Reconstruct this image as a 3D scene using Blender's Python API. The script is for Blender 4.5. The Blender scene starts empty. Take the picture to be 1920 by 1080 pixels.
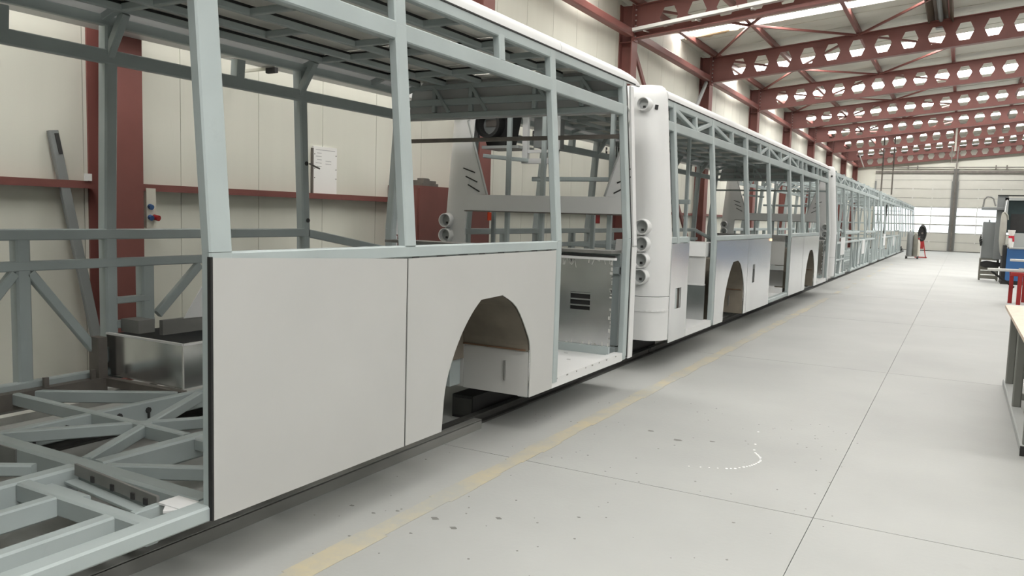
import bpy, bmesh, math, random
from mathutils import Vector, Matrix
random.seed(7)
S = bpy.context.scene
COL = S.collection

# ---------------------------------------------------------------- camera
CAM_H = 1.42
def camera():
    yaw, pitch, roll, f = 0.5101294, 0.0918488, 0.0293973, 1495.47
    F = Vector((-math.sin(yaw)*math.cos(pitch), math.cos(yaw)*math.cos(pitch), -math.sin(pitch)))
    r = Vector((math.cos(yaw), math.sin(yaw), 0)); u = r.cross(F)
    r2 = r*math.cos(roll)+u*math.sin(roll); u2 = r2.cross(F)
    cd = bpy.data.cameras.new('camera'); cam = bpy.data.objects.new('camera', cd); COL.objects.link(cam)
    cd.sensor_width = 36; cd.lens = f/1920*36; cd.clip_start = .05; cd.clip_end = 300
    m = Matrix((r2, u2, -F)).transposed().to_4x4(); m.translation = (0, 0, CAM_H)
    cam.matrix_world = m; S.camera = cam
camera()

# ---------------------------------------------------------------- world, exposure
SKYLIGHT = 13
w = bpy.data.worlds.new('overcast sky'); S.world = w; w.use_nodes = True
bg = w.node_tree.nodes['Background']; bg.inputs[0].default_value = (.93, .97, 1, 1); bg.inputs[1].default_value = 3.2
S.view_settings.view_transform = 'Standard'; S.view_settings.look = 'None'
S.view_settings.exposure = 0.35; S.view_settings.gamma = 1; S.view_settings.use_curve_mapping = False
S.cycles.max_bounces = 8; S.cycles.diffuse_bounces = 5; S.cycles.glossy_bounces = 4; S.cycles.transparent_max_bounces = 12
S.cycles.sample_clamp_indirect = 6
S.cycles.use_denoising = True

# ---------------------------------------------------------------- materials
def mat(name, col, rough=.5, metal=0., var=.06, scale=3., bump=0., bscale=60., stretch=(1, 1, 1), dirt=None, dirt_amt=0., spec=.4):
    m = bpy.data.materials.new(name); m.use_nodes = True
    n = m.node_tree.nodes; l = m.node_tree.links; b = n['Principled BSDF']
    b.inputs['Roughness'].default_value = rough; b.inputs['Metallic'].default_value = metal
    b.inputs['Specular IOR Level'].default_value = spec
    tc = n.new('ShaderNodeTexCoord'); mp = n.new('ShaderNodeMapping'); mp.inputs['Scale'].default_value = stretch
    l.new(tc.outputs['Object'], mp.inputs[0])
    no = n.new('ShaderNodeTexNoise'); no.inputs['Scale'].default_value = scale; no.inputs['Detail'].default_value = 6
    l.new(mp.outputs[0], no.inputs[0])
    cr = n.new('ShaderNodeValToRGB'); cr.color_ramp.elements[0].position = .3; cr.color_ramp.elements[1].position = .7
    cr.color_ramp.elements[0].color = (*[c*(1-var) for c in col], 1); cr.color_ramp.elements[1].color = (*[min(1, c*(1+var)) for c in col], 1)
    l.new(no.outputs[0], cr.inputs[0]); out = cr.outputs[0]
    if dirt:
        n2 = n.new('ShaderNodeTexNoise'); n2.inputs['Scale'].default_value = scale*2.3; n2.inputs['Detail'].default_value = 8; n2.inputs['Roughness'].default_value = .7
        l.new(mp.outputs[0], n2.inputs[0])
        r2 = n.new('ShaderNodeValToRGB'); r2.color_ramp.elements[0].position = .62; r2.color_ramp.elements[1].position = .78
        r2.color_ramp.elements[0].color = (0, 0, 0, 1); r2.color_ramp.elements[1].color = (dirt_amt,)*3+(1,)
        l.new(n2.outputs[0], r2.inputs[0])
        mx = n.new('ShaderNodeMixRGB'); mx.inputs[2].default_value = (*dirt, 1); l.new(r2.outputs[0], mx.inputs[0]); l.new(out, mx.inputs[1]); out = mx.outputs[0]
    l.new(out, b.inputs['Base Color'])
    if bump:
        n3 = n.new('ShaderNodeTexNoise'); n3.inputs['Scale'].default_value = bscale; l.new(mp.outputs[0], n3.inputs[0])
        bp = n.new('ShaderNodeBump'); bp.inputs['Strength'].default_value = bump; bp.inputs['Distance'].default_value = .01
        l.new(n3.outputs[0], bp.inputs['Height']); l.new(bp.outputs[0], b.inputs['Normal'])
    return m
def emit(name, col, s):
    m = bpy.data.materials.new(name); m.use_nodes = True; b = m.node_tree.nodes['Principled BSDF']
    b.inputs['Base Color'].default_value = (.8, .8, .8, 1); b.inputs['Emission Color'].default_value = (*col, 1); b.inputs['Emission Strength'].default_value = s
    return m
M = dict(
 primer=mat('grey primer on steel tube', (0.325, 0.37, 0.37), .45, var=.08, scale=2.5, dirt=(.25, .27, .27), dirt_amt=.35),
 white=mat('white primed sheet', (0.41, 0.412, 0.4), .5, var=.03, scale=2., dirt=(.42, .41, .38), dirt_amt=.35),
 fascia=mat('white moulded fascia', (0.6, 0.606, 0.606), .42, var=.02, scale=2.),
 alu=mat('bare aluminium sheet', (0.76, 0.77, 0.78), .22, metal=1., var=.08, scale=2., stretch=(1, 1, .4)),
 galv=mat('galvanised sheet', (0.62, 0.63, 0.63), .18, metal=.95, var=.12, scale=4.),
 steel=mat('raw brown steel', (.17, .155, .14), .5, metal=.4, var=.2, scale=5.),
 black=mat('black painted steel', (.018, .018, .018), .6, var=.2, scale=6.),
 darkrail=mat('dark floor track steel', (.05, .05, .047), .55, metal=.3, var=.25, scale=6.),
 channel=mat('grey steel channel', (.20, .20, .19), .5, metal=.3, var=.2, scale=4., stretch=(1, .3, 1)),
 roofskin=mat('beige roof sheet', (0.72, 0.71, 0.665), .65, var=.08, scale=1.5),
 underseal=mat('brown grey underseal', (0.17, 0.15, 0.12), .75, var=.15, scale=6.),
 slot=mat('dark recess', (.03, .03, .03), .7, var=.1),
 sealant=mat('black sealant', (.012, .012, .012), .6, var=.1),
 rust=mat('rust stain', (0.13, 0.075, 0.045), .8, var=.3, scale=12.),
 red=mat('red oxide paint', (.195, .076, .066), .42, var=.10, scale=2., spec=.3),
 cream=mat('cream wall sheet', (0.66, 0.66, 0.585), .5, var=.03, scale=1.2, stretch=(1, 3, .25), dirt=(.54, .53, .46), dirt_amt=.35),
 roofcream=mat('cream roof sheet', (0.6, 0.59, 0.525), .5, var=.05, scale=1., stretch=(.3, 2, 1)),
 doorcream=mat('cream door panel', (0.52, 0.515, 0.47), .5, var=.02),
 zinc=mat('bright zinc tray', (.62, .62, .6), .4, metal=.5, var=.08),
 skylight=emit('daylit translucent skylight', (1, .985, .95), SKYLIGHT),
 foam=mat('tan insulation foam', (.42, .33, .22), .9, var=.15, scale=8., bump=.3),
 wood=mat('chipboard', (.55, .46, .38), .6, var=.10, scale=30.),
 redbright=mat('bright red paint', (.32, .02, .02), .45, var=.1),
 orange=mat('orange red plastic', (.75, .07, .015), .4, var=.05),
 amber=emit('amber marker lens', (1, .42, .08), 1.2),
 blue=mat('blue machine paint', (.03, .11, .28), .4, var=.06),
 teal=mat('dark teal machine paint', (.014, .030, .032), .4, var=.2, scale=4.),
 mgrey=mat('machine grey paint', (0.1944, 0.2052, 0.2052), .45, var=.04),
 lgrey=mat('light machine grey', (0.324, 0.3384, 0.3312), .45, var=.04),
 greygreen=mat('weathered crate grey', (.16, .155, .13), .7, var=.15, scale=6.),
 paper=mat('white paper', (.82, .82, .80), .6, var=.01),
 ink=mat('faint grey print', (.5, .5, .5), .7, var=.05),
 cloth=mat('white cloth', (.75, .73, .70), .9, var=.04),
 redcloth=mat('red cloth band', (.45, .02, .04), .8, var=.1),
 hose=mat('grey beige sleeve', (.36, .35, .31), .7, var=.08, scale=5.),
 legsteel=mat('grey bench leg', (.17, .175, .16), .5, var=.08),
 brown=mat('brown lamp housing', (.10, .07, .045), .5, var=.1),
 plastic=mat('cream plastic', (.62, .60, .52), .4, var=.02),
 bluep=mat('blue socket cap', (.06, .14, .33), .4),
 bouncewall=mat('low bounce grey wall sheet', (0.25, 0.25, 0.235), .6),  # unseen walls, grey chosen to set how much light they bounce
 outside=mat('pale yard concrete', (.6, .6, .58), .8),
 wallgrey=mat('grey recess', (.14, .14, .13), .6),
 cable=mat('dark cable', (.02, .02, .02), .5),
)
def concrete():
    m = mat('concrete floor', (.30, .306, .295), .55, var=.07, scale=.9, bump=.08, bscale=40., dirt=(.25, .25, .235), dirt_amt=.5, spec=.35)
    return m
M['floor'] = concrete()
M['joint'] = mat('floor joint', (.17, .17, .16), .9)
def worn_paint():
    m = bpy.data.materials.new('worn yellow floor paint'); m.use_nodes = True
    n = m.node_tree.nodes; l = m.node_tree.links; b = n['Principled BSDF']; b.inputs['Roughness'].default_value = .6
    tc = n.new('ShaderNodeTexCoord'); no = n.new('ShaderNodeTexNoise'); no.inputs['Scale'].default_value = 2.6; no.inputs['Detail'].default_value = 9; no.inputs['Roughness'].default_value = .72
    l.new(tc.outputs['Object'], no.inputs[0])
    r = n.new('ShaderNodeValToRGB'); r.color_ramp.elements[0].position = .40; r.color_ramp.elements[1].position = .74
    r.color_ramp.elements[0].color = (.30, .302, .275, 1); r.color_ramp.elements[1].color = (.43, .36, .215, 1)
    l.new(no.outputs[0], r.inputs[0]); l.new(r.outputs[0], b.inputs['Base Color'])
    return m
M['yellow'] = worn_paint()
def glass():
    m = bpy.data.materials.new('clear door glazing'); m.use_nodes = True; n = m.node_tree.nodes; l = m.node_tree.links
    n.remove(n['Principled BSDF']); t = n.new('ShaderNodeBsdfTransparent'); t.inputs[0].default_value = (.94, .96, .96, 1)
    g = n.new('ShaderNodeBsdfGlossy'); g.inputs['Roughness'].default_value = .05; mx = n.new('ShaderNodeMixShader'); mx.inputs[0].default_value = .07
    l.new(t.outputs[0], mx.inputs[1]); l.new(g.outputs[0], mx.inputs[2]); l.new(mx.outputs[0], n['Material Output'].inputs[0])
    return m
M['glass'] = glass()

# ---------------------------------------------------------------- mesh helpers
LOC = {}
class MB:
    def __init__(s): s.v = []; s.f = []
    def add(s, v, f):
        o = len(s.v); s.v += [tuple(p) for p in v]; s.f += [tuple(i+o for i in q) for q in f]; return s
    def box(s, x0, x1, y0, y1, z0, z1):
        return s.add([(x0,y0,z0),(x1,y0,z0),(x1,y1,z0),(x0,y1,z0),(x0,y0,z1),(x1,y0,z1),(x1,y1,z1),(x0,y1,z1)],
                     [(3,2,1,0),(4,5,6,7),(0,1,5,4),(1,2,6,5),(2,3,7,6),(3,0,4,7)])
    def bar(s, a, b, wd, d, up=(0, 0, 1), ch=None):
        a = Vector(a); b = Vector(b); t = (b-a).normalized(); up = Vector(up); side = t.cross(up)
        if side.length < 1e-5: side = t.cross(Vector((0, 1, 0)))
        side.normalize(); up = side.cross(t).normalized()
        c = min(wd, d)*.13 if ch is None else ch
        h, k = wd/2, d/2
        pr = [(-h+c,-k),(h-c,-k),(h,-k+c),(h,k-c),(h-c,k),(-h+c,k),(-h,k-c),(-h,-k+c)]
        vs = [a+side*x+up*y for x, y in pr]+[b+side*x+up*y for x, y in pr]
        fs = [tuple(range(8)), tuple(range(15, 7, -1))]+[(i, i+8, (i+1) % 8+8, (i+1) % 8) for i in range(8)]
        return s.add(vs, fs)
    def prism(s, pts, axis, c0, c1):
        n = len(pts)
        def P(p, c): return (c, p[0], p[1]) if axis == 'x' else ((p[0], c, p[1]) if axis == 'y' else (p[0], p[1], c))
        vs = [P(p, c0) for p in pts]+[P(p, c1) for p in pts]
        return s.add(vs, [tuple(range(n)), tuple(range(2*n-1, n-1, -1))]+[(i, i+n, (i+1) % n+n, (i+1) % n) for i in range(n)])
    def cyl(s, a, b, r0, r1=None, n=16, cap=True):
        r1 = r0 if r1 is None else r1
        a = Vector(a); b = Vector(b); t = (b-a).normalized(); q = Vector((0, 0, 1)) if abs(t.z) < .9 else Vector((1, 0, 0))
        e1 = t.cross(q).normalized(); e2 = t.cross(e1)
        vs = [a+(e1*math.cos(2*math.pi*i/n)+e2*math.sin(2*math.pi*i/n))*r0 for i in range(n)]+[b+(e1*math.cos(2*math.pi*i/n)+e2*math.sin(2*math.pi*i/n))*r1 for i in range(n)]
        fs = [(i, (i+1) % n, (i+1) % n+n, i+n) for i in range(n)]
        if cap: fs += [tuple(range(n-1, -1, -1)), tuple(range(n, 2*n))]
        return s.add(vs, fs)
    def loft(s, rings, close=True, cap=True):
        n = len(rings[0]); vs = [p for r in rings for p in r]; fs = []
        for k in range(len(rings)-1):
            for i in range(n if close else n-1):
                j = (i+1) % n; fs.append((k*n+i, k*n+j, (k+1)*n+j, (k+1)*n+i))
        if cap: fs += [tuple(range(n-1, -1, -1)), tuple(range((len(rings)-1)*n, len(rings)*n))]
        return s.add(vs, fs)
    def tube(s, pts, r, n=8):
        for a, b in zip(pts[:-1], pts[1:]): s.cyl(a, b, r, n=n)
        return s
    def build(s, name, m, parent=None, label=None, smooth=False, kind=None, fix=True):
        if parent is not None: o0 = LOC[parent.name]
        else:
            xs, ys, zs = zip(*s.v); o0 = ((min(xs)+max(xs))/2, (min(ys)+max(ys))/2, min(zs))
        me = bpy.data.meshes.new(name); me.from_pydata([(p[0]-o0[0], p[1]-o0[1], p[2]-o0[2]) for p in s.v], [], s.f)
        if fix:
            bm = bmesh.new(); bm.from_mesh(me); bmesh.ops.recalc_face_normals(bm, faces=bm.faces); bm.to_mesh(me); bm.free()
        me.materials.append(M[m])
        if smooth:
            me.shade_smooth(); me.set_sharp_from_angle(angle=math.radians(35))
        o = bpy.data.objects.new(name, me); COL.objects.link(o)
        if parent is not None: o.parent = parent
        else: o.location = o0
        LOC[o.name] = o0
        if label: o['label'] = label
        if kind: o['kind'] = kind
        return o
def thing(name, label, cat, loc, group=None):
    o = bpy.data.objects.new(name, None); o.empty_display_size = .1; COL.objects.link(o); o.location = loc; LOC[o.name] = tuple(loc)
    tag(o, label, cat, group); return o
def tag(o, label, cat, group=None):
    o['label'] = label; o['category'] = cat
    if group: o['group'] = group
    return o
def sroot(name, loc=(0, 0, 0)):
    o = bpy.data.objects.new(name, None); o.empty_display_size = .1; COL.objects.link(o); o.location = loc; LOC[o.name] = tuple(loc); o['kind'] = 'structure'; return o
def box(name, m, parent, *c, **k): return MB().box(*c).build(name, m, parent, **k)
def bar(name, m, parent, a, b, wd, d, up=(0, 0, 1), **k): return MB().bar(a, b, wd, d, up).build(name, m, parent, **k)

# ================================================================ SETTING
COLX, WX, RX, Y0, Y1 = -5.8, -6.07, 14.2, -9.0, 53.4
YK = [5.8*(.725+.94*k) for k in range(10)]
RIDGE = 4.2
def roofz(x): return 5.66+.094*(min(x, 2*RIDGE-x)+5.8)

fl = sroot('floor')
xe = [WX, -4.95, -.53, 4.4, 9.3, RX]
ye = [Y0, -4.86, -.43, 4.0]+[4.0+4.43*k for k in range(1, 12)]+[Y1+.0]
for i in range(len(xe)-1):
    for j in range(len(ye)-1):
        g = .0032
        box('floor_slab', 'floor', fl, xe[i]+g*.5, xe[i+1]-g*.5, ye[j]+g, ye[j+1]-g, -.12, 0)
box('joint_bed', 'joint', fl, WX, RX, Y0, Y1, -.14, -.012)
box('yard_apron', 'outside', None, -40, 40, Y1+.25, Y1+45, -.15, -.03, kind='structure')

def wall_panels(root, x0, x1, pitch, base, ya, yb, ztop, m='cream'):
    y = base-pitch*math.ceil((base-ya)/pitch)
    while y < yb-.01:
        a, b = max(y, ya), min(y+pitch, yb)
        if b-a > .05:
            z = ztop
            MB().box(x0, x1, a+.003, b-.003, 0, z).build('wall_panel', m, root)
        y += pitch
wl = sroot('wall_left')
wall_panels(wl, WX-.08, WX, .9, 4.775, Y0, Y1, roofz(WX)-.02)
box('wall_backing', 'wallgrey', wl, WX-.12, WX-.085, Y0, Y1, 0, roofz(WX)-.02)
wr = sroot('wall_right')
wall_panels(wr, RX, RX+.08, 2.7, 4.775, Y0, Y1, roofz(RX)-.02, 'bouncewall')
wb = sroot('wall_back')
for k in range(8):
    x0 = WX+k*(RX-WX)/8; x1 = WX+(k+1)*(RX-WX)/8
    MB().prism([(x0, 0), (x1-.006, 0), (x1-.006, roofz(x1)-.02), (x0, roofz(x0)-.02)], 'y', Y0-.08, Y0).build('wall_panel', 'bouncewall', wb)

# ceiling: metre wide sheets running down each slope, skylight strips between
ce = sroot('ceiling')
strips = [(YK[0]-8.2, YK[0]-7.2), (YK[0]-2.75, YK[0]-1.75), (7.0, 7.75), (12.55, 13.15), (18.1, 18.58), (22.85, 23.95), (28.25, 29.45), (34.3, 35.3), (39.8, 40.7), (45.2, 46.1), (50.6, 51.5)]
ys = Y0
segs = []
for a, b in strips:
    if ys < a: segs.append((ys, a, 0))
    segs.append((max(a, Y0), b, 1)); ys = b
segs.append((ys, Y1, 0))
def right_fill_strip(y): return y < 5 or 17 < y < 36   # unseen far-slope strips, added in bays that need fill light
for a, b, sk in segs:
    n = 1 if sk else max(1, round((b-a)/1.1))
    for i in range(n):
        p, q = a+(b-a)*i/n, a+(b-a)*(i+1)/n
        for x0, x1 in ((WX-.1, RIDGE), (RIDGE, RX+.1)):
            z0, z1 = roofz(x0), roofz(x1)
            if sk and (x0 < 0 or right_fill_strip(p)):
                MB().prism([(x0, z0+.03), (x1, z1+.03), (x1, z1+.05), (x0, z0+.05)], 'y', p, q).build('skylight_strip', 'skylight', ce, label='daylit translucent skylight strip')
            else:
                mb = MB().prism([(x0, z0), (x1, z1), (x1, z1+.06), (x0, z0+.06)], 'y', p+.004, q-.004)
                # shallow stiffening rib under each sheet
                c = (p+q)/2; mb.prism([(x0, z0-.012), (x1, z1-.012), (x1, z1+.001), (x0, z0+.001)], 'y', c-.03, c+.03)
                mb.build('roof_sheet', 'roofcream', ce)
c = 18.56
pts = [(-5.95, c+.02)]+[(-5.95+.13*i, c+.14+.07*math.sin(i*2.1)+.04*math.sin(i*5.3)-.018*max(0, i-4)*1.0) for i in range(10)]+[(-4.72, c+.02)]
MB().loft([[(x, yy, roofz(x)-.03) for x, yy in pts], [(x, yy, roofz(x)-.004) for x, yy in pts]]).build('foam_overspill', 'foam', ce, label='ragged tan foam along skylight edge')

# end wall with two sectional doors
we = sroot('wall_end')
ZD = 4.16
DL = (-4.8, -.62); DR = (-.42, 4.0)
def endpiece(name, m, x0, x1, z0, z1f):
    z1a = z1f if z1f else roofz(x0)-.02; z1b = z1f if z1f else roofz(x1)-.02
    MB().prism([(x0, z0), (x1, z0), (x1, z1b), (x0, z1a)], 'y', Y1, Y1+.1).build(name, m, we)
endpiece('wall_panel', 'cream', WX, DL[0], 0, 3.95); endpiece('wall_panel', 'cream', WX, DL[0], 3.955, None)
endpiece('wall_panel', 'cream', DR[1], 9, 0, None); endpiece('wall_panel', 'cream', 9.005, RX, 0, None)
endpiece('wall_panel', 'cream', DL[0], -.52, ZD+.56, None); endpiece('wall_panel', 'cream', -.515, DR[1], ZD+.56, None)
box('door_post', 'wallgrey', we, -.66, -.38, Y1-.10, Y1+.1, 0, 4.8)
box('door_post_face', 'steel', we, -.555, -.485, Y1-.16, Y1-.10, 0, 5.6)
for nm, (x0, x1) in (('door_1', DL), ('door_2', DR)):
    d = sroot(nm, ((x0+x1)/2, Y1, 0))
    zs = [.02, .54, 1.06, 1.56, 2.07, 2.585, 3.11, 3.64, 4.16, 4.74]
    for k in range(9):
        a, b = zs[k]+.009, zs[k+1]-.009
        MB().box(x0, x1, Y1+.021, Y1+.03, zs[k+1]-.02, zs[k+1]+.02).build('section_seal', 'mgrey', d)
        if k in (2, 3, 4):
            fr = MB(); n = 4; bw = .05
            fr.box(x0, x1, Y1-.02, Y1+.02, a, a+.035).box(x0, x1, Y1-.02, Y1+.02, b-.035, b)
            for i in range(n+1):
                xx = x0+(x1-x0)*i/n; xa = min(max(xx-bw/2, x0), x1-bw); fr.box(xa, xa+bw, Y1-.019, Y1+.019, a+.035, b-.035)
            f = fr.build('glazed_section', 'doorcream', d, label='glazed door section letting in daylight')
            for i in range(n):
                xa = x0+(x1-x0)*i/n+bw/2; xb = x0+(x1-x0)*(i+1)/n-bw/2
                box('pane', 'glass', f, xa, xb, Y1-.004, Y1+.004, a+.035, b-.035)
        else:
            box('door_section', 'doorcream', d, x0, x1, Y1-.02, Y1+.02, a, b)
    box('bottom_seal', 'black', d, x0, x1, Y1-.03, Y1+.03, 0, .03)
    for xx in (x0+.04, x1-.04):
        box('guide_track', 'mgrey', d, xx-.045, xx+.045, Y1-.09, Y1-.03, 0, 4.1)
    for i in range(1, 4):
        for k in range(1, 8):
            xx = x0+(x1-x0)*i/4; MB().box(xx-.03, xx+.03, Y1-.04, Y1-.02, zs[k]-.05, zs[k]+.05).build('hinge', 'zinc', d)
    box('spring_shaft', 'steel', d, x0, x1, Y1-.22, Y1-.17, 4.86, 4.91)
    box('lintel_beam', 'steel', d, x0, x1, Y1-.14, Y1-.03, 4.56, 4.68)
    for i in (.42, .54):
        xx = x0+(x1-x0)*i; box('shaft_bracket', 'steel', d, xx-.03, xx+.03, Y1-.24, Y1-.02, 4.78, 5.0)

# ---------------------------------------------------------------- steel frames
ordn = ['first', 'second', 'third', 'fourth', 'fifth', 'sixth', 'seventh', 'eighth', 'ninth', 'tenth']
for k, yk in enumerate(YK):
    yk0, yk1 = yk-.30, yk
    lab = {0: 'red-brown wall column beside the nearest bus, its broad face lit', 1: 'red-brown wall column behind the tall red cabinet'}.get(k)
    if not lab: lab = 'red-brown steel wall column carrying the %s roof girder from the cable tray end' % ordn[k-2]
    t = thing('wall_column', lab, 'column', (-5.93, yk-.15, 0), 'red wall columns')
    box('front_flange', 'red', t, COLX-.018, COLX, yk0, yk1, 0, 5.52)
    box('back_flange', 'red', t, WX+.002, WX+.018, yk0, yk1, 0, 5.52)
    box('web', 'red', t, WX+.018, COLX-.018, yk-.158, yk-.142, 0, 5.52)
    for z in (.3, 4.8):
        box('stiffener', 'red', t, WX+.018, COLX-.018, yk0+.01, yk1-.01, z, z+.012)
    box('base_plate', 'red', t, WX+.002, COLX+.05, yk0-.05, yk1+.05, 0, .02)

def castellated(yk, k):
    lab = ('red-brown girder with hexagonal holes carrying the zinc cable tray' if k == 2 else
           'red-brown castellated roof girder, %s behind the one with the cable tray' % ordn[k-3])
    t = thing('roof_girder', lab, 'girder', (-5.78, yk-.15, 4.8), 'castellated roof girders')
    X0, X1, sl = -5.80, RIDGE, .094
    zc = lambda x: 5.19+sl*(x+5.8)
    hh = .305; yc = yk-.15; P = .5425; nh = 17; hx0 = -5.13
    for sgn in (1,):
        vs, fs = [], []
        mb = MB()
        def q(p):   # planar quad/polygon -> thin prism
            mb.prism([(x, zc(x)+dz) for x, dz in p], 'y', yc-.006, yc+.006)
        xl = hx0-P/2
        q([(X0, -hh), (xl, -hh), (xl, hh), (X0, hh)])
        for i in range(nh):
            c = hx0+i*P; a, b, h = .18, .095, .185
            l, r = c-P/2, c+P/2
            q([(l, -hh), (r, -hh), (c+b, -h), (c-b, -h)]); q([(l, hh), (c-b, h), (c+b, h), (r, hh)])
            q([(l, -hh), (c-b, -h), (c-a, 0), (c-b, h), (l, hh)]); q([(r, -hh), (r, hh), (c+b, h), (c+a, 0), (c+b, -h)])
        xr = hx0+(nh-.5)*P
        if xr < X1: q([(xr, -hh), (X1, -hh), (X1, hh), (xr, hh)])
        mb.build('web', 'red', t)
    for nm, dz in (('bottom_flange', -hh), ('top_flange', hh)):
        MB().bar((X0, yc, zc(X0)+dz), (X1, yc, zc(X1)+dz), .18, .016).build(nm, 'red', t)
        MB().bar((X1, yc, zc(X1)+dz), (RX, yc, zc(X1)+dz-sl*(RX-X1)), .18, .016).build(nm, 'red', t)
    MB().prism([(X1, zc(X1)-hh), (RX, zc(X1)-sl*(RX-X1)-hh), (RX, zc(X1)-sl*(RX-X1)+hh), (X1, zc(X1)+hh)], 'y', yc-.006, yc+.006).build('far_web', 'red', t)
    box('end_plate', 'red', t, COLX+.001, COLX+.022, yc-.1, yc+.1, 4.83, 5.5)
    for i in range(6):
        for s in (-1, 1):
            MB().cyl((COLX+.02, yc+s*.06, 4.92+i*.1), (COLX+.045, yc+s*.06, 4.92+i*.1), .014, n=6).build('bolt', 'zinc', t)
    return t
for k in range(2, 10): castellated(YK[k], k)

# purlins, eave struts, bracings
for i, x in enumerate((-5.75, -4.3, -2.42, -.54, 1.34, 3.2)):
    nm = ('red eave purlin under the roof edge along the left wall', 'red purlin under the roof, first out from the eave', 'red purlin under the roof, second out from the eave', 'red purlin under the roof above the hanging lamp', 'red purlin under the roof right of the hanging lamp', 'red purlin under the roof beside the ridge')[i]
    z = roofz(x)
    t = thing('roof_purlin', nm, 'purlin', (x, 20, z-.14), 'roof purlins')
    t2 = MB().bar((x, Y0, z-.075), (x, Y1-.02, z-.075), .09, .14).build('beam', 'red', t)
for k in range(0, 9):
    a, b = YK[k], YK[k+1]-.30
    lab = 'red eave strut between wall columns, %s bay along the hall' % ordn[k]
    t = thing('eave_strut', lab, 'strut', (-5.9, (a+b)/2, 4.95), 'eave struts')
    bar('beam', 'red', t, (-5.86, a, 4.98), (-5.86, b, 4.98), .16, .15)
    for y in (a+.006, b-.006): box('end_plate', 'red', t, -5.93, -5.81, y-.006, y+.006, 4.9, 5.06)
for k in (2, 3, 4, 5, 6):
    t = thing('roof_bracing', 'thin red zigzag bracing rods under the roof, %s bay from the cable tray' % ordn[k-2], 'bracing', (-3, YK[k]+2.7, 5.5), 'roof bracings')
    ym = YK[k]+2.75; ye_ = YK[k+1]-.1; yb_ = YK[k]-.1
    for (xa, xb) in ((-4.3, -5.78), (-4.3, -2.42), (-.54, -2.42)):
        for yy in (ye_, yb_):
            bar('rod', 'red', t, (xa, ym, roofz(xa)-.17), (xb, yy, roofz(xb)-.17), .05, .05)
# X bracing between two columns
t = thing('wall_bracing', 'red and grey crossed bracing between wall columns behind second bus', 'bracing', (-5.95, 17.6, 0))
bar('diagonal', 'red', t, (-5.93, YK[2]+.02, 4.9), (-5.93, YK[3]-.3, -.02+.2), .11, .05, up=(1, 0, 0))
bar('diagonal', 'lgrey', t, (-5.88, YK[3]-.3, 4.9), (-5.88, YK[2]+.02, .18), .11, .05, up=(1, 0, 0), label='grey diagonal')
MB().prism([(17.45, 2.3), (17.62, 2.72), (17.8, 2.3), (17.62, 1.3)], 'x', -5.95, -5.84).build('gusset', 'red', t)

# wall girt rails
for k in range(-2, 9):
    a = (YK[k] if k >= 0 else YK[0]+5.452*k); b = (YK[k+1] if k+1 >= 0 else YK[0]+5.452*(k+1))-.3
    if k == 0: b = 8.33
    if k < 0 and b < -3: continue
    lab = {-1: 'red wall rail left of the nearest column', 0: 'red wall rail running up to the tall red cabinet'}.get(k, 'red wall rail in the %s bay behind the buses' % ordn[max(k, 0)])
    t = thing('wall_rail', lab, 'rail', (-6, (a+b)/2, 1.53), 'red wall rails')
    MB().box(WX+.002, -5.96, a+.002, b-.002, 1.575, 1.583).box(-5.968, -5.96, a+.002, b-.002, 1.525, 1.575).build('angle', 'red', t)
    n = 4
    for i in range(n):
        yy = a+(b-a)*(i+.5)/n; box('bracket', 'red', t, WX+.002, -5.968, yy-.02, yy+.02, 1.54, 1.574)

# cable trays
t = thing('cable_tray', 'perforated zinc cable tray along the left wall above the buses', 'cable tray', (-5.7, 4, 2.72))
for a in range(-4, 22, 3):
    mb = MB(); y0, y1 = a, a+2.99
    mb.box(-5.79, -5.60, y0, y1, 2.715, 2.719).box(-5.604, -5.60, y0, y1, 2.719, 2.735).box(-5.604, -5.60, y0, y1, 2.748, 2.765)
    n = 30
    for i in range(n):
        yy = y0+(y1-y0)*i/n; mb.box(-5.6035, -5.6005, yy, yy+(y1-y0)/n*.45, 2.735, 2.748)
    mb.box(-5.79, -5.786, y0, y1, 2.719, 2.765)
    mb.build('tray_length', 'fascia', t)
for y in (-.5, 2.5, 5.45, 8.4, 11.4, 14.4, 17.4):
    MB().bar((WX+.003, y, 2.698), (-5.61, y, 2.698), .02, .03).build('arm', 'cream', t)
    MB().bar((-5.72, y, 2.68), (-5.60, y, 2.68), .04, .05).build('clamp', 'slot', t, label='dark bracket clamp')
    box('foot', 'slot', t, WX+.002, WX+.012, y-.03, y+.03, 2.62, 2.76)
t = thing('cable_tray', 'zinc cable tray rising along the underside of a red girder', 'cable tray', (-4, YK[2]-.28, 5.0))
za = lambda x: 4.98+.112*(x+5.8)
for i in range(5):
    xa = -5.77+i*2.0; xb = xa+1.99; mb = MB()
    for dy, dz in ((-.06, 0), (.06, 0)):
        mb.bar((xa, YK[2]-.33+dy, za(xa)+.03), (xb, YK[2]-.33+dy, za(xb)+.03), .004, .06)
    mb.bar((xa, YK[2]-.33, za(xa)), (xb, YK[2]-.33, za(xb)), .12, .004)
    for j in range(28):
        x = xa+(j+.3)*1.99/28; mb.bar((x, YK[2]-.393, za(x)+.03), (x+.03, YK[2]-.393, za(x+.03)+.03), .003, .03)
    mb.build('tray_length', 'zinc', t)
    for x in (xa+.25, xa+1.25):
        MB().bar((x, YK[2]-.42, za(x)-.05), (x, YK[2]-.16, za(x)-.02), .03, .02).build('clip', 'zinc', t)

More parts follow.
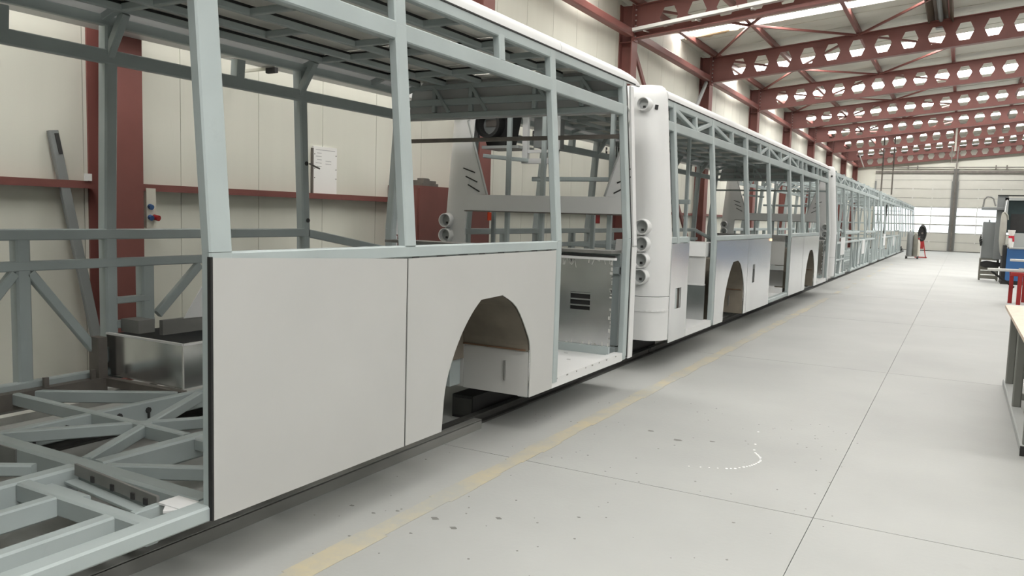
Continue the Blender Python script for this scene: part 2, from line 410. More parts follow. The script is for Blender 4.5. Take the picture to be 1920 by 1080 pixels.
# hanging lamp
t = thing('trough_lamp', 'unlit brown trough lamp hanging under the roof at top right', 'lamp', (-.73, 19.9, 5.6))
zl = 6.08
MB().prism([(-.98, zl-.16), (-.96, zl-.16), (-.86, zl), (-.60, zl), (-.50, zl-.16), (-.48, zl-.16), (-.58, zl+.03), (-.88, zl+.03)], 'y', 18.2, 20.85).build('trough', 'brown', t)
MB().cyl((-.73, 18.3, zl-.09), (-.73, 20.7, zl-.09), .05, n=12).build('tube', 'mgrey', t, smooth=True)
box('end_block', 'lgrey', t, -.84, -.62, 20.7, 20.9, zl-.2, zl-.03)
for y in (18.6, 20.5): MB().cyl((-.73, y, zl+.03), (-.73, y, roofz(-.73)), .01, n=6).build('hanger', 'zinc', t)

# drop pipes and duct near the far end
for i, (x, y, z0, z1) in enumerate(((-3.66, 44, 2.95, 5.5), (-3.18, 44, 2.95, 5.5))):
    tag(MB().cyl((x, y, z0), (x, y, roofz(x)), .035, n=8).build('drop_pipe', 'steel', None, smooth=True), ('thin grey pipe hanging over the far buses, left of the pair', 'thin grey pipe hanging over the far buses, right of the pair')[i], 'pipe')
t = thing('cable_drop', 'pale square duct hanging from the roof above the door post', 'duct', (-.50, 42, 4.45))
box('duct', 'hose', t, -.56, -.48, 41.96, 42.04, 4.9, roofz(-.56)-.02)
MB().cyl((-.64, 42, 4.4), (-.64, 42, 5.1), .03, n=8).build('spring_rod', 'steel', t); MB().cyl((-.40, 42, 4.4), (-.40, 42, 5.1), .03, n=8).build('spring_rod', 'steel', t)
box('cross_plate', 'red', t, -.68, -.36, 41.98, 42.02, 5.08, 5.14)
MB().box(-.68, -.36, 41.97, 42.03, 4.36, 4.42).build('lower_plate', 'steel', t)
bar('wall_lamp_arm', 'zinc', None, (-4.9, 45, 5.05), (-4.62, 45, 4.35), .05, .05)
tag(bpy.data.objects['wall_lamp_arm'], 'white slanted lamp arm below the girders near the far end', 'arm')

# ================================================================ FLOOR MARKS
ym = sroot('trim_1')
yl = MB(); n = 60
for i in range(n):
    y0 = 1.2+i*.25; y1 = y0+.25
    wa = .058+.010*math.sin(i*1.7); yl.box(-2.165-wa, -2.165+wa, y0, y1, .0005, .0016)
for i in range(10):
    y0 = 17.5+i*1.6; yl.box(-2.215, -2.125, y0, y0+.6+.3*math.sin(i*2.2), .0005, .0016)
yl.build('floor_line', 'yellow', ym, label='worn yellow painted floor line')

# ================================================================ BUSES
CX = -3.61
def Xs(s, z): return CX+s*(1.25-.078*max(0., z-1.25))
ARCH = [(3.48, .25), (3.506, .475), (3.577, .639), (3.667, .769), (3.767, .869), (3.855, .932), (4.097, .940), (4.272, .854), (4.422, .676), (4.474, .546), (4.475, .25)]
def smooth_arch(P):
    out = []
    def cr(p0, p1, p2, p3, t): return tuple(.5*((2*b)+(c-a)*t+(2*a-5*b+4*c-d)*t*t+(3*b-a-3*c+d)*t**3) for a, b, c, d in zip(p0, p1, p2, p3))
    def run(Q):
        r = []
        for i in range(len(Q)-1):
            for k in range(4): r.append(cr(Q[max(i-1, 0)], Q[i], Q[i+1], Q[min(i+2, len(Q)-1)], k/4))
        return r
    return run(P[:6])+run(P[5:7])+run(P[6:])+[P[-1]]
ARCH = smooth_arch(ARCH)
RARCH = [(u-5.52, z) for u, z in ARCH]

def bus(off, kind, label, fascia=True):
    root = thing('bus_body', label, 'bus', (CX, off+1.05, .25), 'bus body shells in line')
    frame = kind in ('frame', 'roof')
    PR = 'primer'
    def post(s, u, z0, z1, wd=.08, d=.05, name='post', m=PR, lean_u=0.):
        segs = [(z0, min(z1, 1.25)), (max(z0, 1.25), z1)]
        for a, b in segs:
            if b-a > .01:
                o_ = .035 if s < 0 else 0.
                dd = d+o_
                bar(name, m, root, (Xs(s, a)-s*(dd/2-o_), off+u, a), (Xs(s, b)-s*(dd/2-o_), off+u+(lean_u if b > 1.3 else 0), b), wd, dd, up=(1, 0, 0))
    def rail(s, z, h, u0, u1, d=.05, name='rail', m=PR, inset=.0025):
        x = Xs(s, z)-s*(d/2+inset); bar(name, m, root, (x, off+u0, z), (x, off+u1, z), d, h)
    def brace(s, u0, z0, u1, z1, wd=.05, d=.045, name='brace', m=PR, inset=.005):
        bar(name, m, root, (Xs(s, z0)-s*(d/2+inset), off+u0, z0), (Xs(s, z1)-s*(d/2+inset), off+u1, z1), wd, d, up=(1, 0, 0))
    REAR, FRONT = -4.2, 6.35
    # ---- upper rails both sides
    for s in (1, -1):
        rail(s, 2.31-.02*s, .088, REAR+.18, 6.2, name='header_rail')
        rail(s, 2.497 if s > 0 else 2.545, .064, REAR+.18, 6.2, name='cant_rail')
    # ---- near side
    winposts = [-3.82, -2.47, -.9, .46, 2.03, 3.19, 4.86, 6.16]
    full = {-3.82, -2.47, .46, 2.03, 6.16}
    if kind != 'roof':
        for u in winposts:
            wd = {2.03: .105, 3.19: .09}.get(u, .075)
            z0 = .28 if u in full else 1.25
            if u == 4.86: z0 = .28
            post(1, u, z0, 2.57, wd)
        for a, b in (((REAR+.2, -3.82),) if kind == 'frame' else ())+((-2.47, .46), (2.03, 4.86)):
            rail(1, 1.222, .06, a, b, name='belt_rail')
        for a, b in ((-3.85, -2.05), (-1.0, 3.47), (4.48, 6.2)):
            rail(1, .275, .06, a, b, d=.08, name='sill_beam', inset=.007)
        if kind == 'white':
            for u in (-1.6, 1.2, 4.18): post(1, u, 2.33, 2.48, .065)
        else:
            us = [-3.82, -3.1, -2.47, -1.6, -.85, -.1, .46, 1.3, 2.03, 2.8, 3.6, 4.4, 5.3, 6.16]
            for u in us:
                if u not in full: post(1, u, 2.33, 2.48, .055)
            for i, dr in ((0, -1), (1, 1), (2, -1), (5, 1), (6, -1), (7, 1), (8, -1)):
                a, b = us[i]+.03, us[i+1]-.03
                if dr < 0: brace(1, a, 2.47, b, 2.34, .045)
                else: brace(1, a, 2.34, b, 2.47, .045)
    else:
        for u in (-3.8, -1.7, .4, 2.5, 4.6): post(1, u, .9, 2.57, .06)
        post(1, 5.9, .3, 2.57, .07); rail(1, 1.222, .06, 3.5, 5.9, name='belt_rail'); rail(1, .3, .06, 3.5, 5.9, name='sill_beam')
        us = [-3.8+.72*i for i in range(14)]
        for i, u in enumerate(us):
            post(1, u, 2.35, 2.5, .05)
            if i < 13 and i % 3 != 2: brace(1, u+.03, 2.49 if i % 2 else 2.36, u+.69, 2.36 if i % 2 else 2.49, .04)
    # ---- far side
    fp = [-3.7, -2.0, -.35, 1.4, 3.25, 5.03, 6.22] if kind != 'roof' else [-3.7, -1.0, 1.8, 5.9]
    for u in fp:
        ln = {5.03: -.16, 3.25: -.04}.get(u, 0.)
        post(-1, u, .28 if u != 5.03 else .6, 2.57, .085, lean_u=ln)
        if u != 6.22 and not kind == 'roof':   # knee bracket up to the bow
            bar('knee_bracket', PR, root, (Xs(-1, 2.34)+.02, off+u+ln, 2.33), (Xs(-1, 2.34)+.19, off+u+ln, 2.585), .06, .05, up=(0, 1, 0))
    for u in (2.56, 4.25, .5, -1.2, -2.9):
        post(-1, u, 2.35, 2.5, .075)
    if kind != 'roof':
        rail(-1, 1.217, .068, REAR+.3, 5.05, name='belt_rail')
        brace(-1, 5.03, 1.217, 6.2, 1.03, .068, name='belt_rail')
        rail(-1, 1.03, .06, REAR+.3, 5.2, name='waist_rail')
        rail(-1, .30, .08, REAR+.3, 6.2, d=.06, name='sill_beam', inset=.004)
        for u in (2.69, -.9, -2.85, .55): post(-1, u, .3, 1.2, .085)
        post(-1, 3.52, .6, 1.0, .095)
        rail(-1, .78, .045, 3.28, 3.52, name='waist_rail'); rail(-1, .62, .05, 3.28, 3.56, name='waist_rail')
        for a in ((2.73, .99, 3.24, .33), (2.64, .99, 2.1, .33), (.5, .99, -.1, .33), (-2.8, .99, -2.2, .33), (-.95, .99, -1.6, .33), (.6, .99, 1.3, .33)): brace(-1, *a, .058)
    # ---- roof
    bows = [-3.9, -3.1, -2.2, -1.3, -.4, .5, 1.35, 2.25, 3.16, 4.03, 4.90, 5.74, 6.2] if kind != 'white' else [-3.9, -2.6, -1.3, 0., 1.4, 3.16, 4.90, 5.74, 6.2]
    for u in bows:
        xa, xb = Xs(-1, 2.56)+.01, Xs(1, 2.56)-.01
        z = 2.60 if u < 6 else 2.57
        mb = MB()
        mb.bar((xa+.16, off+u, z), (xb-.16, off+u, z), .045, .045)
        mb.bar((xa+.16, off+u, z), (xa, off+u, z-.05), .045, .045, ch=.004).bar((xb-.16, off+u, z), (xb, off+u, z-.09), .045, .045, ch=.004)
        mb.build('roof_bow', PR, root)
    SX = (-4.53, -4.24, -3.86, -3.48, -3.05, -2.75)
    for x in SX:
        bar('roof_stringer', PR, root, (x, off+REAR+.3, 2.595), (x, off+6.2, 2.595), .04, .042)
    if kind == 'white':
        for x in SX:
            box('roof_seal', 'sealant', root, x-.012, x+.012, off+REAR+.3, off+6.2, 2.6165, 2.634)
        for u in bows[:-1]:
            box('roof_seal', 'sealant', root, Xs(-1, 2.56)+.2, Xs(1, 2.56)-.2, off+u-.014, off+u+.014, 2.6225, 2.635)
        for u, xa, xb in ((3.54, -3.86, -3.48), (4.03, -4.24, -3.86), (4.50, -3.86, -3.48), (2.6, -3.48, -3.05), (2.25, -4.24, -3.86), (5.3, -3.05, -2.75), (4.2, -3.05, -2.75), (1.9, -3.86, -3.48)):
            bar('roof_cross_member', PR, root, (xa, off+u, 2.595), (xb, off+u, 2.595), .04, .042)
    else:
        for i in range(26):
            u = -3.6+i*.38
            j = (i*2) % 5
            bar('roof_cross_member', PR, root, (SX[j], off+u, 2.60), (SX[j+1], off+u, 2.60), .035, .035)
    if kind in ('white', 'alu'):
        bb = [b for b in bows]
        for a, b in zip(bb[:-1], bb[1:]):
            pr = []
            for xx in (-1, -.72, 0, .72, 1):
                pr.append((CX+xx*1.0, 2.632+.035*(1-xx*xx)))
            top = [(x, z+.008) for x, z in reversed(pr)]
            MB().prism(pr+top, 'y', off+a+.004, off+b-.004).build('roof_panel', 'roofskin', root)
        # rounded cove strip along both sides
        for s in (1, -1):
            def ring(u, dz=0., k=1.):
                zb = 2.527 if s > 0 else 2.575; P = [(Xs(s, 2.57)+s*.006, zb), (Xs(s, 2.6)+s*.008, zb+.035), (Xs(s, 2.63)-s*.002, zb+.065), (Xs(s, 2.66)-s*.035, zb+.092), (Xs(s, 2.66)-s*.10, zb+.113), (Xs(s, 2.66)-s*.17, zb+.122)]
                Q = [(x-s*.012, z-.010) for x, z in reversed(P)]
                return [(x, off+u, zb+(z-zb)*k+dz) for x, z in P+Q]
            cuts = [(REAR+.18, -.4), (-.4, 4.98), (4.985, 6.2)]
            for a, b in cuts:
                rs = [ring(a), ring(b)]
                if b == 6.2: rs = [ring(a), ring(6.2), ring(6.36, 0, .93), ring(6.44, 0, .78), ring(6.49, 0, .55), ring(6.51, 0, .3)]
                MB().loft(rs).build('roof_cove', 'fascia', root, smooth=True)
            bar('cove_seal', 'sealant', root, (Xs(s, 2.57)+s*.004, off+REAR+.18, 2.529 if s > 0 else 2.577), (Xs(s, 2.57)+s*.004, off+6.4, 2.529 if s > 0 else 2.577), .008, .010)
        MB().prism([(-4.70, 2.28), (-2.52, 2.28), (-2.56, 2.54), (-2.72, 2.655), (-3.1, 2.68), (-4.1, 2.68), (-4.5, 2.655), (-4.66, 2.54)], 'y', off+6.27, off+6.29).build('front_cap', 'fascia', root)
        MB().prism([(-4.55, 2.632), (-2.67, 2.632), (-2.67, 2.65), (-4.55, 2.65)], 'y', off+6.16, off+6.27).build('roof_panel', 'roofskin', root)
    # front roof edge
    # ---- front end
    Yf = 6.2
    if kind != 'roof':
        for z, h in ((2.43, .06), (2.31, .05)):
            bar('front_beam', PR, root, (Xs(-1, z)+.03, off+Yf, z), (Xs(1, z)-.03, off+Yf, z), .05, h)
        bar('front_beam', 'steel' if kind == 'white' else PR, root, (Xs(-1, 2.08)+.05, off+Yf-.03, 2.08), (Xs(1, 2.08)-.05, off+Yf-.03, 2.08), .035, .035)
        for x in (-4.35, -3.95, -3.3, -2.85):
            bar('front_strut', PR, root, (x, off+Yf, 2.34), (x, off+Yf, 2.56), .04, .04)
            bar('front_strut', PR, root, (x+.0, off+Yf-.01, 2.57), (x+.18, off+Yf-.03, 2.34), .03, .03, up=(0, 1, 0))
        bar('front_beam', PR, root, (-4.8, off+Yf, .98), (-2.45, off+Yf, .98), .05, .06)
        bar('front_beam', PR, root, (-4.8, off+Yf, .30), (-2.45, off+Yf, .30), .06, .08)
        # dash shelf and door bulkhead
        if not frame:
            box('dash_shelf', 'channel', root, -4.75, -2.45, off+6.0, off+6.22, 1.125, 1.15)
            box('dash_front', 'primer', root, -4.75, -2.45, off+6.20, off+6.24, .35, 1.12)
            # galvanised bulkhead with a vent opening
            x0, x1, y, z0, z1 = -3.02, -2.43, off+6.0, .37, 1.075
            va, vb, vz0, vz1 = -2.80, -2.62, .655, .80
            mb = MB()
            for q in ((x0, va, z0, z1), (vb, x1, z0, z1), (va, vb, z0, vz0), (va, vb, vz1, z1)): mb.box(q[0], q[1], y, y+.004, q[2], q[3])
            bh = mb.build('door_bulkhead', 'galv', root, label='shiny metal bulkhead')
            box('vent_back', 'slot', bh, va-.01, vb+.01, y+.03, y+.034, vz0-.01, vz1+.01)
            for i in range(3):
                zz = vz0+.03+i*.05; MB().box(va, vb, y+.004, y+.02, zz, zz+.012).build('vent_slat', 'galv', bh)
            box('bulkhead_cap', 'fascia', root, x0-.02, x1+.02, y-.02, y+.03, 1.075, 1.095)
            box('bulkhead_seal', 'sealant', root, x0-.02, x1+.02, y-.01, y+.02, 1.097, 1.112)
            box('step_riser', 'primer', root, x0, x1, y-.03, y+.0, .305, .37)
            rb = MB(); r_ = random.Random(3)
            for i in range(26):
                zz = r_.uniform(z0, z1); rb.box(x0+.002, x0+.006+r_.random()**2*.025, y-.0012, y, zz, zz+r_.uniform(.006, .03))
                zz = r_.uniform(z0, z1); rb.box(x1-.006-r_.random()**2*.02, x1-.002, y-.0012, y, zz, zz+r_.uniform(.006, .03))
                xx = r_.uniform(x0, x1-.02); h_ = r_.random()**2
                rb.bar((xx, y-.0006, z1-.004), (xx+r_.uniform(-.02, .02), y-.0006, z1-.012-h_*.07), r_.uniform(.004, .010), .0012, up=(0, 1, 0))
                xx = r_.uniform(x0, x1-.02); rb.box(xx, xx+r_.uniform(.004, .014), y-.0012, y, z0+.002, z0+.006+r_.random()**3*.04)
            rb.build('sealant_smears', 'zinc', bh, kind='stuff')
            # step floor
            box('step_floor', 'fascia', root, -3.5, -2.44, off+4.52, off+6.0, .278, .305)
            box('step_edge', 'fascia', root, -2.44, -2.365, off+4.82, off+6.12, .245, .312)
            rb = MB()
            for i in range(22):
                xx = -3.3+random.random()*.85; yy = off+4.9+random.random()*1.0; rb.box(xx, xx+.03, yy, yy+.012, .305, .3062)
            for i in range(8):
                yy = off+4.9+i*.15+random.uniform(-.03, .03); rb.box(-2.3655, -2.3638, yy, yy+random.uniform(.01, .03), .297, .306)
            rb.build('weld_marks', 'channel', root, kind='stuff')
        # front corner cladding strip
        for s in ((1, -1) if not frame else ()):
            MB().prism([(off+6.235, .25), (off+6.335, .25), (off+6.335, 1.18), (off+6.235, 1.18)], 'x', Xs(s, 1)-.012, Xs(s, 1)+.0).build('corner_cladding', 'fascia', root)
            bar('corner_cladding', 'fascia', root, (Xs(s, 1.25)-s*.008, off+6.30, 1.19), (Xs(s, 2.5)-s*.008, off+6.33, 2.5), .07, .016, up=(1, 0, 0))
            bar('corner_seal', 'sealant', root, (Xs(s, .26)-s*.02, off+6.222, .26), (Xs(s, 1.25)-s*.02, off+6.222, 1.25), .02, .03, up=(1, 0, 0))
            bar('corner_seal', 'sealant', root, (Xs(s, 1.25)-s*.02, off+6.222, 1.25), (Xs(s, 2.5)-s*.02, off+6.222, 2.5), .02, .03, up=(1, 0, 0))
    # ---- skin panels on the near side
    if kind in ('white', 'alu'):
        x1 = Xs(1, 1); x0 = x1-.006
        sk = 'white' if kind == 'white' else 'alu'
        def skin(outline, m=sk): return MB().prism([(off+u, z) for u, z in outline], 'x', x0+.0062, x1+.006).build('skin_panel', m, root)
        def arched(u0, u1, A):
            return [(u0, 1.19), (u0, .25)]+A+[(u1, .25), (u1, 1.19)]
        skin([(1.985, 1.232 if kind == 'white' else 1.19), (1.985, .25), (3.15, .25), (3.15, 1.19)])
        skin(arched(3.162, 4.80, ARCH))
        skin(arched(-2.44, -.925, RARCH))
        def slotted(u0, u1, a, b, c, d):
            return [(u0, 1.19), (u0, .25), (u1, .25), (u1, 1.19), (b, 1.19), (b, d), (b, c), (a, c), (a, d), (b-.0005, d), (b-.0005, 1.19)]
        skin(slotted(-.915, .46, -.62, -.50, .62, .86))
        box('slot_backing', 'slot', root, Xs(1, 1)-.06, Xs(1, 1)-.02, off-.64, off-.48, .6, .88)  # dark backing stands in for the recess behind the panel slot
        skin(slotted(-4.02, -3.48, -3.86, -3.68, .56, .76), 'alu')
        rail(1, 1.222, .06, -4.02, -3.48, name='belt_rail'); post(1, -3.48, .28, 1.25, .06)
        box('latch_box', 'steel', root, Xs(1, 1)-.06, Xs(1, 1)-.02, off-3.89, off-3.65, .54, .78)
        if kind == 'white':
            bar('panel_seal', 'sealant', root, (x1-.004, off+1.980, .25), (x1-.004, off+1.980, 1.235), .010, .02, up=(1, 0, 0))
            bar('panel_seal', 'sealant', root, (x1-.006, off+3.156, .25), (x1-.006, off+3.156, 1.19), .018, .01, up=(1, 0, 0))
            wm = MB()
            for u in [2.15+.21*i for i in range(13)]:
                wm.box(x1-.0005, x1+.0012, off+u, off+u+.03+random.random()*.06, 1.188, 1.196)
            wm.build('sealant_marks', 'sealant', root, kind='stuff')
        else:
            MB().box(x1+.004, x1+.02, off+.38, off+.43, 1.155, 1.185).build('marker_lamp', 'amber', root, label='small amber marker lamp')
        # wheel housings
        for A in (ARCH, RARCH):
            um = sum(p[0] for p in A)/len(A)
            up_ = [p for p in A if p[1] > .5]
            outer = [(um+(u-um)*1.03, .25+(z-.25)*1.03) for u, z in up_]
            loop = [(off+u, z) for u, z in up_]+[(off+u, z) for u, z in reversed(outer)]
            h = MB().prism(loop, 'x', -2.86, -2.37).build('wheel_housing', 'underseal', root)
            for u in (A[0][0]-.012, A[-1][0]+.002): box('housing_cheek', 'white' if kind == 'white' else 'underseal', h, -2.86, -2.37, off+u, off+u+.012, .25, .545)
            fy = A[-1][0]
            box('housing_wall', 'white' if kind == 'white' else 'underseal', h, -3.35, -2.87, off+fy+.005, off+fy+.02, .255, .55)
            box('housing_back', 'underseal', h, -2.88, -2.862, off+A[0][0], off+fy, .45, .94)
            box('housing_bracket', 'primer', h, -3.02, -2.89, off+fy-.12, off+fy+.004, .27, .66)
            box('rust_seam', 'rust', h, -2.86, -2.39, off+fy-.012, off+fy-.0005, .548, .558)
            MB().bar((-2.54, off+fy-.003, .34), (-2.54, off+fy-.003, .47), .012, .012).build('weld_bead', 'channel', h)
        # mid door and engine bay interior
        if kind == 'alu':
            box('floor_sheet', 'fascia', root, -3.4, -2.44, off-3.8, off-2.5, .28, .31)
            box('bay_edge', 'fascia', root, -2.44, -2.365, off-3.46, off-2.5, .245, .315)
            yb = off-2.54
            box('bay_back', 'galv', root, -3.6, -2.44, yb, yb+.01, .31, .70)
            box('bay_shelf', 'fascia', root, -3.6, -2.44, yb-.07, yb+.01, .70, .715)
            box('bay_cover', 'fascia', root, -3.6, -2.44, yb-.03, yb-.015, .715, 1.02)
            MB().loft([[(x_, yb-.06-.10*math.sin(max(0, min(1, (x_+3.5)/.9))*math.pi), 1.02) for x_ in (-3.5, -3.2, -2.9, -2.6, -2.44)]+[(-2.44, yb+.5, 1.02), (-3.5, yb+.5, 1.02)],
                       [(x_, yb-.03-.08*math.sin(max(0, min(1, (x_+3.5)/.9))*math.pi), 1.17) for x_ in (-3.5, -3.2, -2.9, -2.6, -2.44)]+[(-2.44, yb+.5, 1.17), (-3.5, yb+.5, 1.17)]]).build('bay_hump', 'fascia', root, smooth=True)
            box('bay_post', 'fascia', root, -2.78, -2.72, yb-.04, yb-.001, .315, .70)
            box('floor_sheet', 'fascia', root, -4.6, -2.44, off+.5, off+1.98, .265, .295)
            ys_ = off+1.94
            box('seat_riser', 'white', root, -3.6, -2.44, ys_, ys_+.01, .74, 1.13)
            box('seat_dark_rail', 'channel', root, -3.6, -2.44, ys_-.02, ys_+.02, 1.13, 1.21)  # dark grey strip along the top of the seat riser
            box('seat_plate', 'lgrey', root, -3.6, -2.44, ys_-.06, ys_+.01, .66, .73)
            box('low_riser', 'galv', root, -3.6, -2.44, ys_, ys_+.01, .40, .655)
            box('low_step', 'fascia', root, -3.6, -2.44, ys_-.14, ys_+.01, .295, .38)
            box('far_lining', 'lgrey', root, -4.84, -4.83, off+5.2, off+6.15, .35, .95)
    elif kind == 'frame':
        rail(1, 1.0, .05, -3.82, 4.86, name='waist_rail'); rail(1, .62, .04, -3.8, -2.47, name='waist_rail')
        for u in (-3.2, -.9, -.1, 1.2, 2.75, 3.45, 4.5, 5.5): post(1, u, .3, 1.0, .06)
        for a in ((-3.16, .34, -2.5, .97), (-.86, .97, -.14, .34), (2.1, .34, 2.7, .97), (2.8, .97, 3.4, .34), (.5, .34, 1.16, .97)): brace(1, *a, .045)
        MB().box(Xs(1, 1)-.004, Xs(1, 1)+.004, off-3.2, off-2.5, .72, 1.12).build('skin_panel', 'fascia', root)
        MB().box(Xs(1, 1)-.03, Xs(1, 1)-.024, off-3.15, off-2.55, .3, .62).build('skin_panel', 'alu', root)
        MB().box(Xs(1, 1)-.03, Xs(1, 1)-.024, off+.55, off+1.1, .36, .9).build('skin_panel', 'alu', root)
        MB().box(Xs(1, 1)-.004, Xs(1, 1)+.004, off+1.3, off+1.9, .62, 1.0).build('skin_panel', 'fascia', root)
        for u in [-3.6+.8*i for i in range(13)]:
            bar('floor_beam', PR, root, (-4.8, off+u, .29), (-2.45, off+u, .29), .05, .06)
        for x in (-4.2, -3.0): bar('floor_beam', PR, root, (x, off-3.8, .29), (x, off+6.2, .29), .06, .08)
        for i in range(5):
            u = -2.2+i*1.35; bar('inner_stanchion', PR, root, (-3.05, off+u, .33), (-3.05, off+u, 2.57), .035, .035)
        for u in (-1.4, 1.6, 3.9):
            bar('inner_frame', PR, root, (-4.1, off+u, .33), (-4.1, off+u, 1.5), .04, .04); bar('inner_frame', PR, root, (-4.1, off+u, 1.5), (-3.2, off+u, 1.5), .04, .04)
    # ---- bus 1 floor frame in full
    if kind == 'white':
        fbn = [0]
        def fb(xa, ya, xb, yb, wd, h=.07, m=PR, name='floor_beam', zt=.30):
            fbn[0] += 1; zt -= .0012*(fbn[0] % 7)
            return bar(name, m, root, (xa, off+ya, zt-h/2), (xb, off+yb, zt-h/2), wd, h)
        t1 = fb(-4.80, 2.045, -2.47, 2.045, .085, .10)
        MB().box(-3.93, -3.68, 1.995, 2.003, .16, .29).build('side_plate', 'channel', root)
        fb(-3.21, 1.77, -2.42, 1.77, .06, .08); fb(-3.25, -3.5, -3.25, 2.0, .075, .11)
        fb(-2.96, -.5, -2.96, 1.74, .05, .08); fb(-2.615, -.5, -2.615, 1.74, .06, .08)
        fb(-4.01, -3.5, -4.01, 5.9, .05, .11); fb(-4.78, 2.58, -3.25, 2.58, .045, .07); fb(-3.21, 2.09, -3.21, 4.3, .075, .11)
        fb(-3.30, 2.09, -3.95, 3.22, .05, .06); fb(-3.99, 2.12, -3.24, 3.14, .045, .06)
        fb(-3.15, 2.09, -2.42, 2.50, .045, .06); fb(-4.78, 2.68, -4.06, 3.16, .045, .07)
        fb(-3.17, 2.58, -2.42, 2.58, .045, .06)
        fb(-4.78, 3.16, -4.03, 3.18, .04, .06, 'steel'); fb(-4.78, .9, -3.25, .9, .05, .08); fb(-3.2, .5, -2.42, .5, .06, .08); fb(-2.96, 1.2, -2.64, 1.2, .05, .07)
        bar('angle_strip', 'channel', root, (-3.19, off+1.975, .295), (-2.58, off+1.915, .295), .012, .05); bar('angle_strip', PR, root, (-3.19, off+1.95, .25), (-2.58, off+1.89, .25), .05, .012)
        fb(-2.57, 1.80, -2.57, 1.97, .035, .05); fb(-2.50, 1.88, -2.42, 1.96, .05, .012, 'fascia', 'floor_plate', .306)
        box('floor_plate', 'fascia', root, -2.56, -2.44, off+1.9, off+1.99, .296, .304)
        fb(-3.86, 1.62, -3.4, 1.92, .045, .05); fb(-3.2, 1.86, -2.95, 1.86, .05, .05, zt=.26)
        hb = MB()
        for y in (2.25, 2.42, 2.72, 2.9): hb.cyl((-3.984, off+y, .245), (-3.978, off+y, .245), .018, n=8).box(-3.982, -3.974, off+y-.006, off+y+.006, .2, .24)
        for x, y in ((-2.9, 1.945), (-2.75, 1.93), (-2.66, 1.92), (-3.05, 1.96)): hb.box(x, x+.02, off+y-.012, off+y+.005, .272, .298)
        hb.build('burn_holes', 'slot', root, kind='stuff')
        box('sill_brown', 'steel', root, -4.80, -4.73, off-.5, off+3.15, .20, .30)
        for y in (2.1, 2.75, 3.05): MB().box(-4.76, -4.74, off+y, off+y+.03, .3, .36).build('cleat', 'steel', root)
        # galvanised driver step box and wheel house on the far side
        gb = MB(); x0, x1, y0, y1, z0, z1 = -4.79, -4.05, off+3.19, off+3.95, .305, .57
        gb.box(x0, x1, y0, y0+.004, z0, z1).box(x1-.004, x1, y0+.004, y1, z0, z1).box(x0, x0+.004, y0+.004, y1, z0, z1).box(x0, x1, y1-.004, y1, z0, z1).box(x0+.004, x1-.004, y0+.004, y1-.004, z0, z0+.004)
        g = gb.build('step_box', 'galv', root, label='open galvanised box')
        rm = MB().box(x0, x1, y0-.006, y0+.018, z1, z1+.012).box(x1-.018, x1+.006, y0, y1, z1, z1+.012).box(x0, x1, y1-.018, y1+.006, z1, z1+.012)
        rm.build('box_rim', 'fascia', g)
        MB().bar((x1+.002, y0-.002, z0), (x1+.002, y0-.002, z1), .01, .01).build('corner_seam', 'zinc', g)
        box('stub_plate', 'steel', root, -4.84, -4.74, off+3.10, off+3.16, .3, .56)
        box('channel_piece', 'channel', root, -4.80, -4.62, off+3.3, off+3.42, .575, .66)
        MB().prism([(off+3.66, .64), (off+4.75, .62), (off+4.75, 1.0), (off+3.92, 1.0)], 'x', -4.64, -4.632).build('wheel_house', 'fascia', root)
        box('skirt_rail', 'channel', root, -4.68, -4.645, off+3.50, off+4.9, .54, .64)
        brace(-1, 3.60, .66, 3.95, .99, .06)
        # pencil marks on the far header rail
        pm = MB()
        for i, y in enumerate((5.02, 5.12, 5.16, 5.20, 5.24, 5.28, 5.40)):
            pm.bar((Xs(-1, 2.31)+.001, off+y, 2.30+.01*(i % 2)), (Xs(-1, 2.31)+.001, off+y+.025, 2.325-.008*(i % 3)), .006, .002)
        pm.build('pencil_marks', 'slot', root, kind='stuff')
        for z in (1.79, 1.32):
            MB().cyl((Xs(-1, z)+.052, off+5.03-.06*(z > 1.5), z), (Xs(-1, z)+.06, off+5.03-.06*(z > 1.5), z), .018, n=10).build('post_hole', 'slot', root)
        bar('loose_pin', 'steel', root, (Xs(-1, 1.8)+.06, off+5.0, 1.79), (Xs(-1, 1.8)+.02, off+5.16, 1.76), .012, .012)
    # ---- rear end
    if kind == 'frame' and not fascia:
        post(1, -4.05, .28, 2.57, .08); post(-1, -4.05, .28, 2.57, .08)
        for z in (.32, 1.2, 2.3, 2.52): bar('rear_beam', PR, root, (-4.78, off-4.05, z), (-2.44, off-4.05, z), .05, .06)
    if (kind == 'alu' or kind == 'frame') and fascia:
        Yr = -4.25
        fs = thing_part = MB()
        o = None
        def corner(s, z):
            r = .20; x = Xs(s, z); pts = []
            xi = x-s*.34
            pts.append((xi, off+Yr+.0, z))
            for i in range(7):
                a = math.pi/2*i/6
                pts.append((x-s*r+s*r*math.sin(a), off+Yr+r-r*math.cos(a), z))
            pts.append((x, off+Yr+.225, z)); pts.append((x-s*.02, off+Yr+.225, z))
            for i in range(6, -1, -1):
                a = math.pi/2*i/6; rr = r-.02
                pts.append((x-s*r+s*rr*math.sin(a), off+Yr+r-rr*math.cos(a), z))
            pts.append((xi, off+Yr+.02, z)); return pts
        def shrink(ring, k, dz):
            cx = sum(p[0] for p in ring)/len(ring); cy = off+Yr+.3
            return [(p[0]+(CX-p[0])*k*.16, p[1]+(cy-p[1])*k, p[2]+dz) for p in ring]
